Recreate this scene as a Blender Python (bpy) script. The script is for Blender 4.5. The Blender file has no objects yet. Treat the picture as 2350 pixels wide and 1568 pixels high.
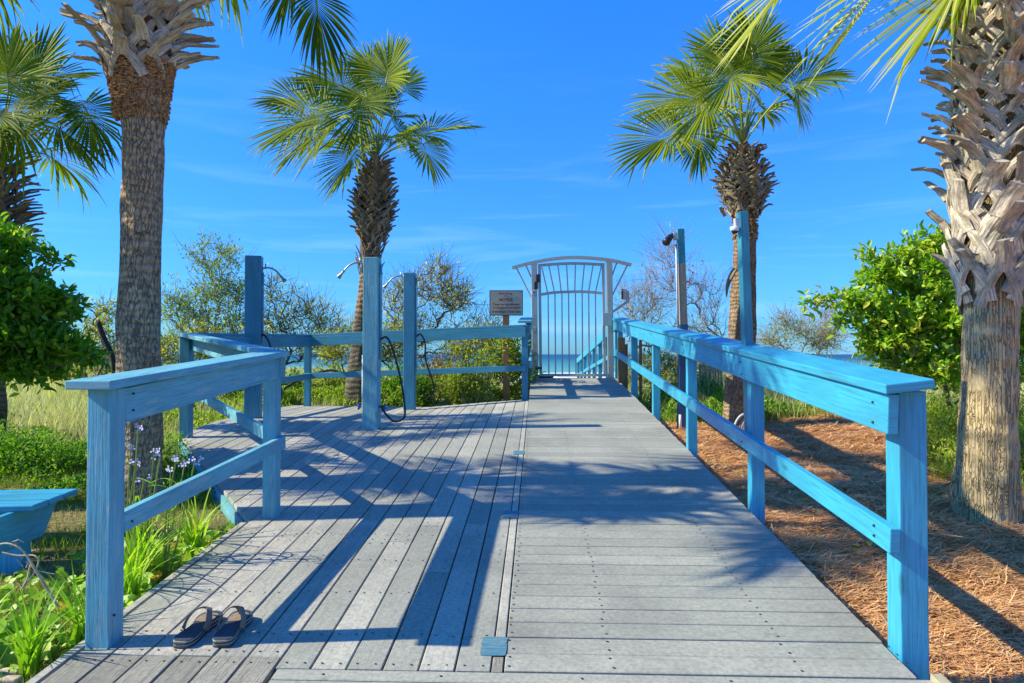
import bpy, bmesh, math, random
import numpy as np
from mathutils import Vector, Matrix, noise

random.seed(7)
RNG = np.random.default_rng(7)
SC = bpy.context.scene
COL = SC.collection

# ------------------------------------------------------------------ camera, world, sun, exposure
ALPHA = math.atan(60 / 1600)          # the ramp runs along +Y, the camera looks slightly left of it
PITCH = math.atan(29 / 1600)
CAMZ = 1.39
SLOPE = 0.0769
cam_d = bpy.data.cameras.new("camera")
cam = bpy.data.objects.new("camera", cam_d)
COL.objects.link(cam)
cam.location = (0, 0, CAMZ)
cam.rotation_euler = (math.pi / 2 + PITCH, 0, ALPHA)
cam_d.sensor_width = 36
cam_d.lens = 1600 / 2350 * 36
cam_d.clip_start = 0.05
cam_d.clip_end = 30000
SC.camera = cam

SUN_EL = math.radians(37)
_sx, _sy = 0.995, 0.095                # horizontal direction in which shadows fall
world = bpy.data.worlds.new("World")
SC.world = world
world.use_nodes = True
wn = world.node_tree
wn.nodes.clear()
def wnode(t, **k):
    n = wn.nodes.new(t)
    for a, b in k.items(): setattr(n, a, b)
    return n
w_out = wnode("ShaderNodeOutputWorld")
w_bg = wnode("ShaderNodeBackground")
sky = wnode("ShaderNodeTexSky", sky_type='NISHITA', sun_disc=False, sun_elevation=SUN_EL,
            sun_rotation=math.atan2(-_sx, -_sy), air_density=1.0, dust_density=0.3, ozone_density=3.0)
w_tint = wnode("ShaderNodeMix", data_type='RGBA', blend_type='MULTIPLY')
w_tint.inputs[0].default_value = 1.0
wn.links.new(sky.outputs[0], w_tint.inputs[6])
w_tc0 = wnode("ShaderNodeTexCoord"); w_sp0 = wnode("ShaderNodeSeparateXYZ")
wn.links.new(w_tc0.outputs['Generated'], w_sp0.inputs[0])
w_tr = wnode("ShaderNodeValToRGB")     # deep azure overhead, softer blue at the horizon
w_tr.color_ramp.elements[0].position = 0.0; w_tr.color_ramp.elements[0].color = (0.24, 0.62, 1.20, 1)
w_tr.color_ramp.elements[1].position = 0.45; w_tr.color_ramp.elements[1].color = (0.20, 0.90, 1.95, 1)
wn.links.new(w_sp0.outputs[2], w_tr.inputs[0]); wn.links.new(w_tr.outputs[0], w_tint.inputs[7])
# thin cirrus streaks, low in the sky
tc = wnode("ShaderNodeTexCoord")
sep = wnode("ShaderNodeSeparateXYZ")
wn.links.new(tc.outputs['Generated'], sep.inputs[0])
mp = wnode("ShaderNodeMapping")
mp.inputs['Scale'].default_value = (1.6, 1.6, 17.0)
mp.inputs['Rotation'].default_value = (0.05, 0.06, 0.0)
wn.links.new(tc.outputs['Generated'], mp.inputs[0])
cn = wnode("ShaderNodeTexNoise")
cn.inputs['Scale'].default_value = 2.1
cn.inputs['Detail'].default_value = 7
cn.inputs['Roughness'].default_value = 0.58
cn.inputs['Distortion'].default_value = 0.7
wn.links.new(mp.outputs[0], cn.inputs['Vector'])
cr = wnode("ShaderNodeValToRGB")
cr.color_ramp.elements[0].position = 0.52
cr.color_ramp.elements[1].position = 0.85
wn.links.new(cn.outputs[0], cr.inputs[0])
hr = wnode("ShaderNodeMapRange")       # cirrus only between the horizon and about 25 degrees
hr.inputs[1].default_value = 0.42; hr.inputs[2].default_value = 0.03
hr.inputs[3].default_value = 0.0; hr.inputs[4].default_value = 0.32
wn.links.new(sep.outputs[2], hr.inputs[0])
mm = wnode("ShaderNodeMath", operation='MULTIPLY')
wn.links.new(cr.outputs[0], mm.inputs[0]); wn.links.new(hr.outputs[0], mm.inputs[1])
w_cl = wnode("ShaderNodeMix", data_type='RGBA')
w_cl.inputs[7].default_value = (4.4, 6.6, 10.0, 1)
wn.links.new(mm.outputs[0], w_cl.inputs[0])
wn.links.new(w_tint.outputs[2], w_cl.inputs[6])
wn.links.new(w_cl.outputs[2], w_bg.inputs[0])
w_bg.inputs[1].default_value = 0.105
wn.links.new(w_bg.outputs[0], w_out.inputs[0])

sun_d = bpy.data.lights.new("sun", 'SUN')
sun_d.energy = 5.0
sun_d.angle = math.radians(0.55)
sun_d.color = (1.0, 0.95, 0.72)
sun = bpy.data.objects.new("sun", sun_d)
COL.objects.link(sun)
sun.rotation_euler = Vector((_sx * math.cos(SUN_EL), _sy * math.cos(SUN_EL), -math.sin(SUN_EL))).to_track_quat('-Z', 'Y').to_euler()

SC.view_settings.view_transform = 'Standard'
SC.view_settings.look = 'None'
SC.view_settings.exposure = 0.72
SC.view_settings.gamma = 1.0
SC.render.engine = 'CYCLES'
SC.cycles.max_bounces = 6
SC.cycles.transparent_max_bounces = 8
SC.cycles.use_denoising = True

# ------------------------------------------------------------------ placing things
FW = Vector((-math.sin(ALPHA), math.cos(ALPHA), 0))
RT = Vector((math.cos(ALPHA), math.sin(ALPHA), 0))
UP = Vector((0, 0, 1))
_f = (FW * math.cos(PITCH) + UP * math.sin(PITCH))
_u = (UP * math.cos(PITCH) - FW * math.sin(PITCH))
CAM = Vector((0, 0, CAMZ))
def P(px, py, d):
    """point at depth d metres that the photograph shows at px, py"""
    return CAM + d * (_f + RT * ((px - 1175) / 1600) - _u * ((py - 784) / 1600))
def onz(px, py, z):
    r = P(px, py, 1.0) - CAM
    return CAM + r * ((z - CAMZ) / r.z)
def deckz(x, y):
    if y < 8.0 or x > 0.1: return SLOPE * y
    s = SLOPE * min(1.0, max(0.0, (x + 1.6) / 1.7))
    return SLOPE * 8.0 + s * (y - 8.0)
def ondeck(px, py):
    r = P(px, py, 1.0) - CAM
    t = -CAMZ / (r.z - SLOPE * r.y)
    return CAM + r * t
def lerp(a, b, t): return a + (b - a) * t
def sstep(a, b, x):
    t = min(1.0, max(0.0, (x - a) / (b - a)))
    return t * t * (3 - 2 * t)
def ground(x, y):
    r = 0.08 + 0.062 * (min(y, 8.5) - 2.5)            # beside the ramp
    r = max(r, -0.1)
    far = lerp(0.48, 0.70, sstep(11, 17, y)) if x > -2.5 else lerp(0.50, 0.74, max(sstep(-3, -12, x) * sstep(9, 19, y), sstep(11, 17, y)))
    h = lerp(r, far, sstep(8.0, 11.0, y))
    if x > 1.6: h = lerp(h, 0.62, sstep(7.5, 10, y) * sstep(1.6, 4.5, x))
    h = lerp(h, -1.7, sstep(22, 46, y))
    if y > 12: h = min(h, lerp(h, .62 - .062 * (y - 12.6), (1 - sstep(1.0, 2.4, abs(x - .66))) * sstep(12, 13.5, y)))
    h = lerp(h, -3.2, sstep(60, 190, y))
    n = noise.noise(Vector((x * 0.55, y * 0.55, 3))) * 0.07 + noise.noise(Vector((x * 2.1, y * 2.1, 9))) * 0.02
    if x > 1.45 and y < 11: n += (noise.noise(Vector((x * 3.6, y * 3.6, 21))) + .5 * noise.noise(Vector((x * 8, y * 8, 2)))) * .032
    k = 1.0
    if -3.8 < x < 1.45: k = 0.35
    if y > 14: n += noise.noise(Vector((x * 0.12, y * 0.12, 1))) * 0.18 * sstep(14, 22, y) * (1 - sstep(60, 100, y))
    return h + n * k
def onground(px, py):
    r = P(px, py, 1.0) - CAM
    t = 2.0
    while t < 120:
        q = CAM + r * t
        if q.z <= ground(q.x, q.y): return q
        t += 0.03
    return q

# ------------------------------------------------------------------ materials
MATS = {}
def new_mat(name):
    m = bpy.data.materials.new(name); m.use_nodes = True
    nt = m.node_tree
    for n in list(nt.nodes): nt.nodes.remove(n)
    out = nt.nodes.new("ShaderNodeOutputMaterial")
    b = nt.nodes.new("ShaderNodeBsdfPrincipled")
    nt.links.new(b.outputs[0], out.inputs[0])
    MATS[name] = m
    return m, nt, b, out
def rgba(c): return (c[0], c[1], c[2], 1)
class N:
    """a few node shorthands"""
    def __init__(s, nt): s.nt = nt
    def link(s, a, b): s.nt.links.new(a, b)
    def coord(s, kind='Object'):
        return s.nt.nodes.new("ShaderNodeTexCoord").outputs[kind]
    def map(s, v, scale=(1, 1, 1), rot=(0, 0, 0)):
        m = s.nt.nodes.new("ShaderNodeMapping")
        m.inputs['Scale'].default_value = scale; m.inputs['Rotation'].default_value = rot
        s.link(v, m.inputs[0]); return m.outputs[0]
    def noise(s, v, scale, detail=4, rough=0.55, dist=0.0):
        n = s.nt.nodes.new("ShaderNodeTexNoise")
        n.inputs['Scale'].default_value = scale; n.inputs['Detail'].default_value = detail
        n.inputs['Roughness'].default_value = rough; n.inputs['Distortion'].default_value = dist
        s.link(v, n.inputs['Vector']); return n.outputs[0]
    def voro(s, v, scale, feature='DISTANCE_TO_EDGE', rnd=1.0):
        n = s.nt.nodes.new("ShaderNodeTexVoronoi"); n.feature = feature
        n.inputs['Scale'].default_value = scale; n.inputs['Randomness'].default_value = rnd
        s.link(v, n.inputs['Vector']); return n.outputs[0]
    def wave(s, v, scale, dist=3, detail=3, direction='Z', dscale=1.5):
        n = s.nt.nodes.new("ShaderNodeTexWave"); n.bands_direction = direction
        n.inputs['Scale'].default_value = scale; n.inputs['Distortion'].default_value = dist
        n.inputs['Detail'].default_value = detail; n.inputs['Detail Scale'].default_value = dscale
        s.link(v, n.inputs['Vector']); return n.outputs[1]
    def ramp(s, f, stops):
        r = s.nt.nodes.new("ShaderNodeValToRGB"); e = r.color_ramp.elements
        while len(e) < len(stops): e.new(0.5)
        for k, (p, c) in enumerate(stops):
            e[k].position = p
            e[k].color = rgba(c) if isinstance(c, (tuple, list)) else (c, c, c, 1)
        s.link(f, r.inputs[0]); return r.outputs[0]
    def mix(s, f, a, b, blend='MIX'):
        m = s.nt.nodes.new("ShaderNodeMix"); m.data_type = 'RGBA'; m.blend_type = blend
        for k, sock, v in ((0, m.inputs[0], f), (6, m.inputs[6], a), (7, m.inputs[7], b)):
            if isinstance(v, (int, float)): sock.default_value = v if k == 0 else (v, v, v, 1)
            elif isinstance(v, tuple): sock.default_value = rgba(v)
            else: s.link(v, sock)
        return m.outputs[2]
    def math(s, op, a, b=0.0):
        m = s.nt.nodes.new("ShaderNodeMath"); m.operation = op
        for k, v in enumerate((a, b)):
            if isinstance(v, (int, float)): m.inputs[k].default_value = v
            else: s.link(v, m.inputs[k])
        return m.outputs[0]
    def attr(s, name='var'):
        a = s.nt.nodes.new("ShaderNodeAttribute"); a.attribute_name = name; return a.outputs['Fac']
    def bump(s, h, strength=0.4, dist=0.01, prev=None):
        b = s.nt.nodes.new("ShaderNodeBump")
        b.inputs['Strength'].default_value = strength; b.inputs['Distance'].default_value = dist
        s.link(h, b.inputs['Height'])
        if prev is not None: s.link(prev, b.inputs['Normal'])
        return b.outputs[0]

def plain(name, c, rough=0.5, metal=0.0, bump=0.0, vary=0.12, scale=18):
    m, nt, b, o = new_mat(name); n = N(nt)
    co = n.coord()
    f = n.noise(co, scale, 5)
    lo = tuple(x * (1 - vary * 1.6) for x in c); hi = tuple(min(1, x * (1 + vary)) for x in c)
    n.link(n.ramp(f, [(0.3, lo), (0.7, hi)]), b.inputs['Base Color'])
    b.inputs['Roughness'].default_value = rough; b.inputs['Metallic'].default_value = metal
    if bump: n.link(n.bump(f, bump, 0.004), b.inputs['Normal'])
    return m

def paint(name, base, worn, wear=0.62, grain=0.5, rough=0.45):
    """painted lumber: grain along u, blotches, worn spots"""
    m, nt, b, o = new_mat(name); n = N(nt)
    uv = n.coord('UV')
    g = n.noise(n.map(uv, (1.3, 34, 1)), 3.0, 6, 0.6, 0.6)
    g2 = n.noise(n.map(uv, (9, 9, 1)), 2.0, 4)
    blotch = n.noise(n.map(uv, (1.0, 3.0, 1)), 2.2, 5, 0.6)
    c1 = n.mix(n.ramp(blotch, [(0.32, 0.0), (0.68, 1.0)]), tuple(x * 0.80 for x in base), tuple(min(1, x * 1.10) for x in base))
    c2 = n.mix(n.ramp(g, [(0.36, 0.0), (0.52, 1.0)]), tuple(x * 0.70 for x in base), c1)
    w = n.math('MULTIPLY', n.ramp(n.noise(n.map(uv, (2.0, 14, 1)), 2.4, 7, 0.7), [(wear, 0.0), (wear + 0.08, 1.0)]), 0.8)
    c3 = n.mix(w, c2, worn)
    kn = n.voro(n.map(uv, (1.6, 5, 1)), 1.0, 'F1')
    c4 = n.mix(n.ramp(kn, [(0.05, 0.65), (0.09, 0.0)]), c3, tuple(x * 0.35 for x in base))
    ck = n.noise(n.map(uv, (1.1, 60, 1)), 1.6, 3, 0.5, 0.3)            # drying cracks along the grain
    c4 = n.mix(n.ramp(ck, [(0.27, 0.75), (0.31, 0.0)]), c4, tuple(x * 0.22 for x in base))
    gr = n.noise(n.map(uv, (1.5, 2.5, 1)), 1.3, 6, 0.7)                 # grime
    c4 = n.mix(n.math('MULTIPLY', n.ramp(gr, [(0.50, 0.0), (0.75, 1.0)]), 0.30), c4, (0.07, 0.10, 0.10))
    n.link(c4, b.inputs['Base Color'])
    b.inputs['Roughness'].default_value = rough
    bm1 = n.bump(g, grain, 0.004)
    n.link(n.bump(g2, grain * 0.5, 0.003, bm1), b.inputs['Normal'])
    return m

paint('bright_blue_paint', (0.040, 0.355, 0.53), (0.22, 0.42, 0.55), 0.73, 0.35, 0.42)
paint('faded_blue_paint', (0.125, 0.41, 0.50), (0.30, 0.42, 0.44), 0.54, 1.0, 0.6)
paint('plate_paint', (0.065, 0.20, 0.26), (0.20, 0.24, 0.22), 0.5, 0.6, 0.6)
paint('shaded_blue_paint', (0.038, 0.235, 0.345), (0.10, 0.28, 0.38), 0.70, 0.6, 0.5)  # bright railing blue, darkened: shade on back rails and posts put into the colour
paint('teal_paint', (0.035, 0.26, 0.33), (0.10, 0.25, 0.28), 0.70, 0.4, 0.4)
paint('navy_paint', (0.015, 0.08, 0.20), (0.06, 0.12, 0.2), 0.66, 0.4, 0.45)
paint('grey_timber', (0.27, 0.25, 0.19), (0.15, 0.14, 0.11), 0.6, 0.8, 0.8)
paint('brown_timber', (0.36, 0.17, 0.06), (0.22, 0.12, 0.05), 0.6, 0.7, 0.7)
paint('pale_timber', (0.42, 0.36, 0.22), (0.30, 0.24, 0.15), 0.6, 0.6, 0.7)
plain('cream_metal', (0.50, 0.48, 0.42), 0.42, 0.1, 0.08, 0.05, 60)
plain('chrome', (0.30, 0.28, 0.26), 0.45, 0.6, 0, 0.05)
plain('black_plastic', (0.015, 0.015, 0.018), 0.4)
plain('black_rubber', (0.012, 0.014, 0.018), 0.5)
plain('blue_plastic', (0.03, 0.12, 0.5), 0.35)
plain('white_plastic', (0.70, 0.70, 0.68), 0.35, 0, 0, 0.04)
plain('brass', (0.42, 0.30, 0.14), 0.4, 0.8)
plain('sign_face', (0.50, 0.42, 0.29), 0.5, 0.0, 0, 0.05, 8)
plain('sign_red', (0.24, 0.03, 0.02), 0.5)
plain('sign_border', (0.10, 0.035, 0.05), 0.5)
plain('screw_metal', (0.05, 0.045, 0.045), 0.45, 0.5)
plain('brick_buff', (0.50, 0.40, 0.31), 0.9, 0, 0.6, 0.2, 60)
plain('sandal_tan', (0.25, 0.18, 0.12), 0.8, 0, 0.5, 0.2, 90)
plain('sandal_dark', (0.035, 0.042, 0.06), 0.55, 0, 0.35, 0.2, 90)
plain('sandal_sole_light', (0.36, 0.31, 0.20), 0.8, 0, 0.3, 0.1, 60)
plain('conduit_grey', (0.42, 0.44, 0.52), 0.5)
plain('lavender_petal', (0.55, 0.48, 0.66), 0.9)

def deck_mat(name, a, c, grain=0.35, gr_mix=0.25):
    m, nt, b, o = new_mat(name); n = N(nt)
    uv = n.coord('UV'); co = n.coord()
    v = n.attr('var')
    base = n.mix(v, a, c)
    sp = n.noise(co, 55, 6, 0.7)
    c1 = n.mix(n.ramp(sp, [(0.34, 0.0), (0.64, 1.0)]), n.mix(0.45, base, 0.08), base)
    g = n.noise(n.map(uv, (2.2, 70, 1)), 2.2, 5, 0.6, 1.2)
    c2 = n.mix(n.math('MULTIPLY', n.ramp(g, [(0.52, 0.0), (0.60, 1.0)]), gr_mix), c1, 0.10)
    st = n.noise(co, 1.7, 6, 0.65)
    c3 = n.mix(n.math('MULTIPLY', n.ramp(st, [(0.46, 0.0), (0.72, 1.0)]), 0.42), c2, (0.10, 0.095, 0.085))
    st2 = n.noise(co, 7.5, 4, 0.6)
    c4 = n.mix(n.math('MULTIPLY', n.ramp(st2, [(0.66, 0.0), (0.75, 1.0)]), 0.30), c3, (0.08, 0.07, 0.06))
    n.link(c4, b.inputs['Base Color'])
    b.inputs['Roughness'].default_value = 0.72
    bm = n.bump(sp, 0.35, 0.003)
    n.link(n.bump(g, grain, 0.004, bm), b.inputs['Normal'])
    return m
deck_mat('composite_board', (0.33, 0.325, 0.255), (0.52, 0.485, 0.385), 0.3, 0.2)
deck_mat('weathered_board', (0.27, 0.245, 0.18), (0.40, 0.36, 0.27), 1.0, 0.75)
deck_mat('grained_board', (0.36, 0.35, 0.275), (0.55, 0.49, 0.395), 0.6, 0.4)

def foliage(name, stops, trans=0.35, rough=0.45, tcol=None, spec=0.5):
    m, nt, b, o = new_mat(name); n = N(nt)
    v = n.attr('var')
    c = n.ramp(v, stops)
    c = n.mix(n.ramp(n.noise(n.coord(), 3.0, 3), [(0.35, 0.0), (0.65, 0.5)]), c, n.mix(1.0, c, 0.75, 'MULTIPLY'))
    n.link(c, b.inputs['Base Color'])
    b.inputs['Roughness'].default_value = rough
    b.inputs['Specular IOR Level'].default_value = spec
    t = nt.nodes.new("ShaderNodeBsdfTranslucent")
    n.link(n.mix(1.0, c, tcol or (1.5, 1.7, 0.7), 'MULTIPLY'), t.inputs[0])
    ms = nt.nodes.new("ShaderNodeMixShader"); ms.inputs[0].default_value = trans
    n.link(b.outputs[0], ms.inputs[1]); n.link(t.outputs[0], ms.inputs[2])
    n.link(ms.outputs[0], o.inputs[0])
    return m
foliage('palm_green', [(0.0, (0.05, 0.095, 0.004)), (0.45, (0.18, 0.235, 0.010)), (0.8, (0.38, 0.40, 0.035)), (1.0, (0.55, 0.52, 0.18))], 0.36, 0.62, spec=0.10)
foliage('petiole_green', [(0.0, (0.16, 0.24, 0.035)), (1.0, (0.32, 0.36, 0.08))], 0.1, 0.45)
foliage('glossy_leaf', [(0.0, (0.05, 0.17, 0.012)), (0.5, (0.13, 0.32, 0.018)), (0.85, (0.33, 0.50, 0.035)), (1.0, (0.62, 0.58, 0.08))], 0.36, 0.36, spec=0.4)
foliage('yellow_leaf', [(0.0, (0.14, 0.22, 0.025)), (0.5, (0.34, 0.40, 0.05)), (0.85, (0.60, 0.52, 0.09)), (1.0, (0.70, 0.40, 0.08))], 0.42, 0.55, spec=.3)
foliage('bright_leaf', [(0.0, (0.08, 0.17, 0.015)), (0.5, (0.22, 0.33, 0.03)), (1.0, (0.55, 0.56, 0.08))], 0.4, 0.55, spec=.25)
foliage('dark_fern', [(0.0, (0.05, 0.15, 0.012)), (0.6, (0.16, 0.33, 0.018)), (1.0, (0.42, 0.55, 0.05))], 0.35, 0.55, spec=.25)
foliage('dune_grass_blade', [(0.0, (0.20, 0.23, 0.06)), (0.4, (0.44, 0.42, 0.16)), (1.0, (0.74, 0.64, 0.40))], 0.35, 0.6, spec=.2)
foliage('herb_leaf', [(0.0, (0.12, 0.27, 0.015)), (0.7, (0.36, 0.55, 0.03)), (0.95, (0.52, 0.62, 0.06)), (1.0, (0.85, 0.52, 0.05))], 0.38, 0.45, spec=.3)
foliage('dry_leaf', [(0.0, (0.26, 0.15, 0.06)), (1.0, (0.60, 0.42, 0.21))], 0.2, 0.8)
foliage('pine_needle', [(0.0, (0.28, 0.11, 0.035)), (0.4, (0.72, 0.36, 0.12)), (0.8, (0.88, 0.55, 0.25)), (1.0, (0.90, 0.72, 0.48))], 0.1, 0.6, (1.2, 1.0, 0.8))

def bark(name, c_hi, c_lo, rings=7.0, crack=0.6, ringmix=0.5, zmix=None, crackx=42, crackz=9):
    m, nt, b, o = new_mat(name); n = N(nt)
    co = n.coord()
    ring = n.wave(co, rings, 6.0, 5, 'Z', 1.1)
    warp = n.noise(co, 14, 3)
    wv = nt.nodes.new("ShaderNodeVectorMath"); wv.operation = 'ADD'
    n.link(n.map(co, (crackx, crackx, crackz)), wv.inputs[0]); n.link(n.mix(1.0, warp, 1.6, 'MULTIPLY'), wv.inputs[1])
    vc = n.voro(wv.outputs[0], 1.0)
    brk = n.ramp(n.noise(n.map(co, (1, 1, .5)), 11, 4), [(0.50, 0.0), (0.68, 1.0)])
    vcr = n.math('MAXIMUM', n.ramp(vc, [(0.0, 0.0), (0.13, 1.0)]), brk)
    bl = n.noise(co, 5.0, 6, 0.65)
    fine = n.noise(n.map(co, (1, 1, 0.3)), 60, 5)
    c = n.mix(n.ramp(bl, [(0.3, 0.0), (0.7, 1.0)]), c_lo, c_hi)
    if zmix:                                           # older grey bark low, fresh fibrous bark high
        z0, z1, c_top = zmix
        s = nt.nodes.new("ShaderNodeSeparateXYZ"); n.link(co, s.inputs[0])
        mr = nt.nodes.new("ShaderNodeMapRange"); mr.inputs[1].default_value = z0; mr.inputs[2].default_value = z1
        n.link(n.math('ADD', s.outputs[2], n.math('MULTIPLY', bl, 0.35)), mr.inputs[0])
        c = n.mix(mr.outputs[0], c, c_top)
    c = n.mix(n.math('MULTIPLY', n.ramp(ring, [(0.10, 1.0), (0.45, 0.0)]), ringmix), c, tuple(x * 0.35 for x in c_lo))
    c = n.mix(n.math('MULTIPLY', n.math('SUBTRACT', 1.0, vcr), crack), c, tuple(x * 0.18 for x in c_lo))
    c = n.mix(n.ramp(fine, [(0.3, 0.45), (0.6, 0.0)]), c, tuple(x * 0.4 for x in c_lo))
    n.link(c, b.inputs['Base Color'])
    b.inputs['Roughness'].default_value = 0.92
    b1 = n.bump(ring, 0.6, 0.02)
    b2 = n.bump(vcr, 0.8 * crack, 0.015, b1)
    n.link(n.bump(fine, 0.5, 0.006, b2), b.inputs['Normal'])
    return m
bark('bark_grey_brown', (0.66, 0.47, 0.27), (0.38, 0.27, 0.155), 5.5, 0.85, 0.40, (2.15, 2.7, (0.54, 0.35, 0.19)), 40, 9)
bark('bark_tan', (0.70, 0.51, 0.25), (0.46, 0.34, 0.16), 2.0, 0.85, 0.10, None, 60, 2.6)
bark('bark_brown', (0.46, 0.33, 0.19), (0.22, 0.15, 0.085), 6.0, 0.8, 0.14, (1.7, 2.6, (0.36, 0.20, 0.10)))
bark('bark_dark', (0.20, 0.165, 0.10), (0.095, 0.08, 0.05), 4.0, 0.6, 0.55, (1.9, 2.4, (0.34, 0.19, 0.09)))
def boot_mat(name, a, c):
    m, nt, b, o = new_mat(name); n = N(nt)
    uv = n.coord('UV'); v = n.attr('var')
    g = n.noise(n.map(uv, (3, 60, 1)), 2.0, 5, 0.6, 0.5)
    bl = n.noise(n.coord(), 9, 4)
    base = n.mix(v, a, c)
    c1 = n.mix(n.ramp(g, [(0.38, 0.75), (0.56, 0.0)]), base, tuple(x * 0.35 for x in a))
    c2 = n.mix(n.ramp(bl, [(0.48, 0.0), (0.66, 0.6)]), c1, (0.16, 0.14, 0.085))
    sp2 = n.noise(n.coord(), 55, 4)
    c2 = n.mix(n.ramp(sp2, [(0.58, 0.0), (0.68, 0.40)]), c2, (0.07, 0.05, 0.035))
    n.link(c2, b.inputs['Base Color']); b.inputs['Roughness'].default_value = 0.85
    n.link(n.bump(g, 1.0, 0.010, n.bump(sp2, 0.5, 0.006)), b.inputs['Normal'])
    return m
boot_mat('boot_pale', (0.50, 0.39, 0.27), (0.84, 0.70, 0.52))
boot_mat('boot_brown', (0.17, 0.115, 0.065), (0.46, 0.35, 0.22))
plain('palm_fibre', (0.42, 0.22, 0.09), 0.95, 0, 0.8, 0.45, 45)
plain('twig_bark', (0.17, 0.125, 0.085), 0.9, 0, 0.4, 0.3, 30)
plain('twig_dark', (0.035, 0.026, 0.02), 0.9, 0, 0.4, 0.3, 30)
plain('twig_grey', (0.36, 0.29, 0.23), 0.9, 0, 0.4, 0.3, 30)
plain('twig_pale', (0.55, 0.40, 0.25), 0.85, 0, 0.4, 0.3, 30)

# the ground: pine straw to the right, litter and grass to the left, dune grass and sand beyond
m, nt, b, o = new_mat('ground_soil'); n = N(nt)
co = n.coord()
sp_ = nt.nodes.new("ShaderNodeSeparateXYZ"); n.link(co, sp_.inputs[0])
f1 = n.noise(co, 30, 8, 0.72, 1.5); f2 = n.noise(co, 2.5, 5)
straw = n.ramp(f1, [(0.36, (0.20, 0.08, 0.03)), (0.50, (0.56, 0.27, 0.10)), (0.64, (0.82, 0.50, 0.23))])
litter = n.ramp(f1, [(0.32, (0.06, 0.06, 0.018)), (0.5, (0.24, 0.20, 0.07)), (0.70, (0.55, 0.42, 0.22))])
green = n.ramp(f1, [(0.3, (0.09, 0.14, 0.02)), (0.55, (0.30, 0.36, 0.06)), (0.75, (0.55, 0.50, 0.2))])
sand = n.ramp(f1, [(0.3, (0.55, 0.52, 0.44)), (0.7, (0.70, 0.67, 0.60))])
def mrange(v, a, b_):
    r = nt.nodes.new("ShaderNodeMapRange"); r.inputs[1].default_value = a; r.inputs[2].default_value = b_
    n.link(v, r.inputs[0]); return r.outputs[0]
xs = n.math('ADD', sp_.outputs[0], n.math('MULTIPLY', n.math('SUBTRACT', f2, 0.5), 1.5))
ys = n.math('ADD', sp_.outputs[1], n.math('MULTIPLY', n.math('SUBTRACT', f2, 0.5), 3.0))
c = n.mix(mrange(xs, 0.3, 0.9), litter, straw)
c = n.mix(mrange(ys, 9.3, 10.4), c, green)
c = n.mix(mrange(ys, 40, 55), c, sand)
n.link(c, b.inputs['Base Color']); b.inputs['Roughness'].default_value = 0.95
n.link(n.bump(f1, 0.9, 0.03), b.inputs['Normal'])

m, nt, b, o = new_mat('sea_water'); n = N(nt)
co = n.coord()
sp_ = nt.nodes.new("ShaderNodeSeparateXYZ"); n.link(co, sp_.inputs[0])
w1 = n.noise(n.map(co, (0.05, 0.16, 1)), 1.0, 8, 0.62)
yy = n.math('ADD', sp_.outputs[1], n.math('MULTIPLY', w1, 26))
near = n.ramp(mrange(yy, 130, 700), [(0.0, (0.13, 0.34, 0.28)), (0.2, (0.05, 0.22, 0.23)), (0.6, (0.02, 0.12, 0.17)), (1.0, (0.01, 0.08, 0.14))])
wc = n.noise(n.map(co, (0.03, 0.3, 1)), 1.0, 6, 0.6)
foam = n.math('MULTIPLY', n.ramp(wc, [(0.64, 0.0), (0.70, 0.8)]), mrange(yy, 420, 160))
shore = n.math('MULTIPLY', mrange(yy, 152, 146), 1.0)
c = n.mix(foam, near, 0.8)
c = n.mix(shore, c, 0.85)
n.link(c, b.inputs['Base Color']); b.inputs['Roughness'].default_value = 0.5
b.inputs['Specular IOR Level'].default_value = 0.25
n.link(n.bump(n.noise(n.map(co, (0.3, 1.0, 1)), 1.0, 8, 0.65), 0.6, 0.5), b.inputs['Normal'])

# ------------------------------------------------------------------ mesh builders
def mesh_np(name, verts, faces, k, var=None, smooth=False):
    """verts (n,3), faces (m,k) of one size"""
    me = bpy.data.meshes.new(name)
    verts = np.ascontiguousarray(verts, dtype=np.float32); faces = np.ascontiguousarray(faces, dtype=np.int32)
    me.vertices.add(len(verts)); me.vertices.foreach_set('co', verts.ravel())
    me.loops.add(faces.size); me.loops.foreach_set('vertex_index', faces.ravel())
    me.polygons.add(len(faces))
    me.polygons.foreach_set('loop_start', np.arange(0, faces.size, k, dtype=np.int32))
    me.polygons.foreach_set('loop_total', np.full(len(faces), k, dtype=np.int32))
    me.update(calc_edges=True)
    if var is not None:
        a = me.attributes.new('var', 'FLOAT', 'FACE'); a.data.foreach_set('value', np.ascontiguousarray(var, dtype=np.float32))
    if smooth: me.polygons.foreach_set('use_smooth', np.ones(len(faces), dtype=bool))
    return me
def link(name, me, mats, parent=None):
    o = bpy.data.objects.new(name, me); COL.objects.link(o)
    for mt in (mats if isinstance(mats, (list, tuple)) else [mats]): me.materials.append(MATS[mt])
    if parent is not None:
        o.parent = parent
        root = parent
        while root.parent: root = root.parent
        if root.type == 'EMPTY' and parent == root: o.matrix_parent_inverse = Matrix.Translation(-parent.location)
    return o
def tag(o, label, cat=None, group=None, kind=None):
    o['label'] = label
    if cat: o['category'] = cat
    if group: o['group'] = group
    if kind: o['kind'] = kind
    return o
def thing(name, label, cat, loc, group=None):
    o = bpy.data.objects.new(name, None); COL.objects.link(o)
    o.location = Vector(loc); o.empty_display_size = 0.2
    return tag(o, label, cat, group)

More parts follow.
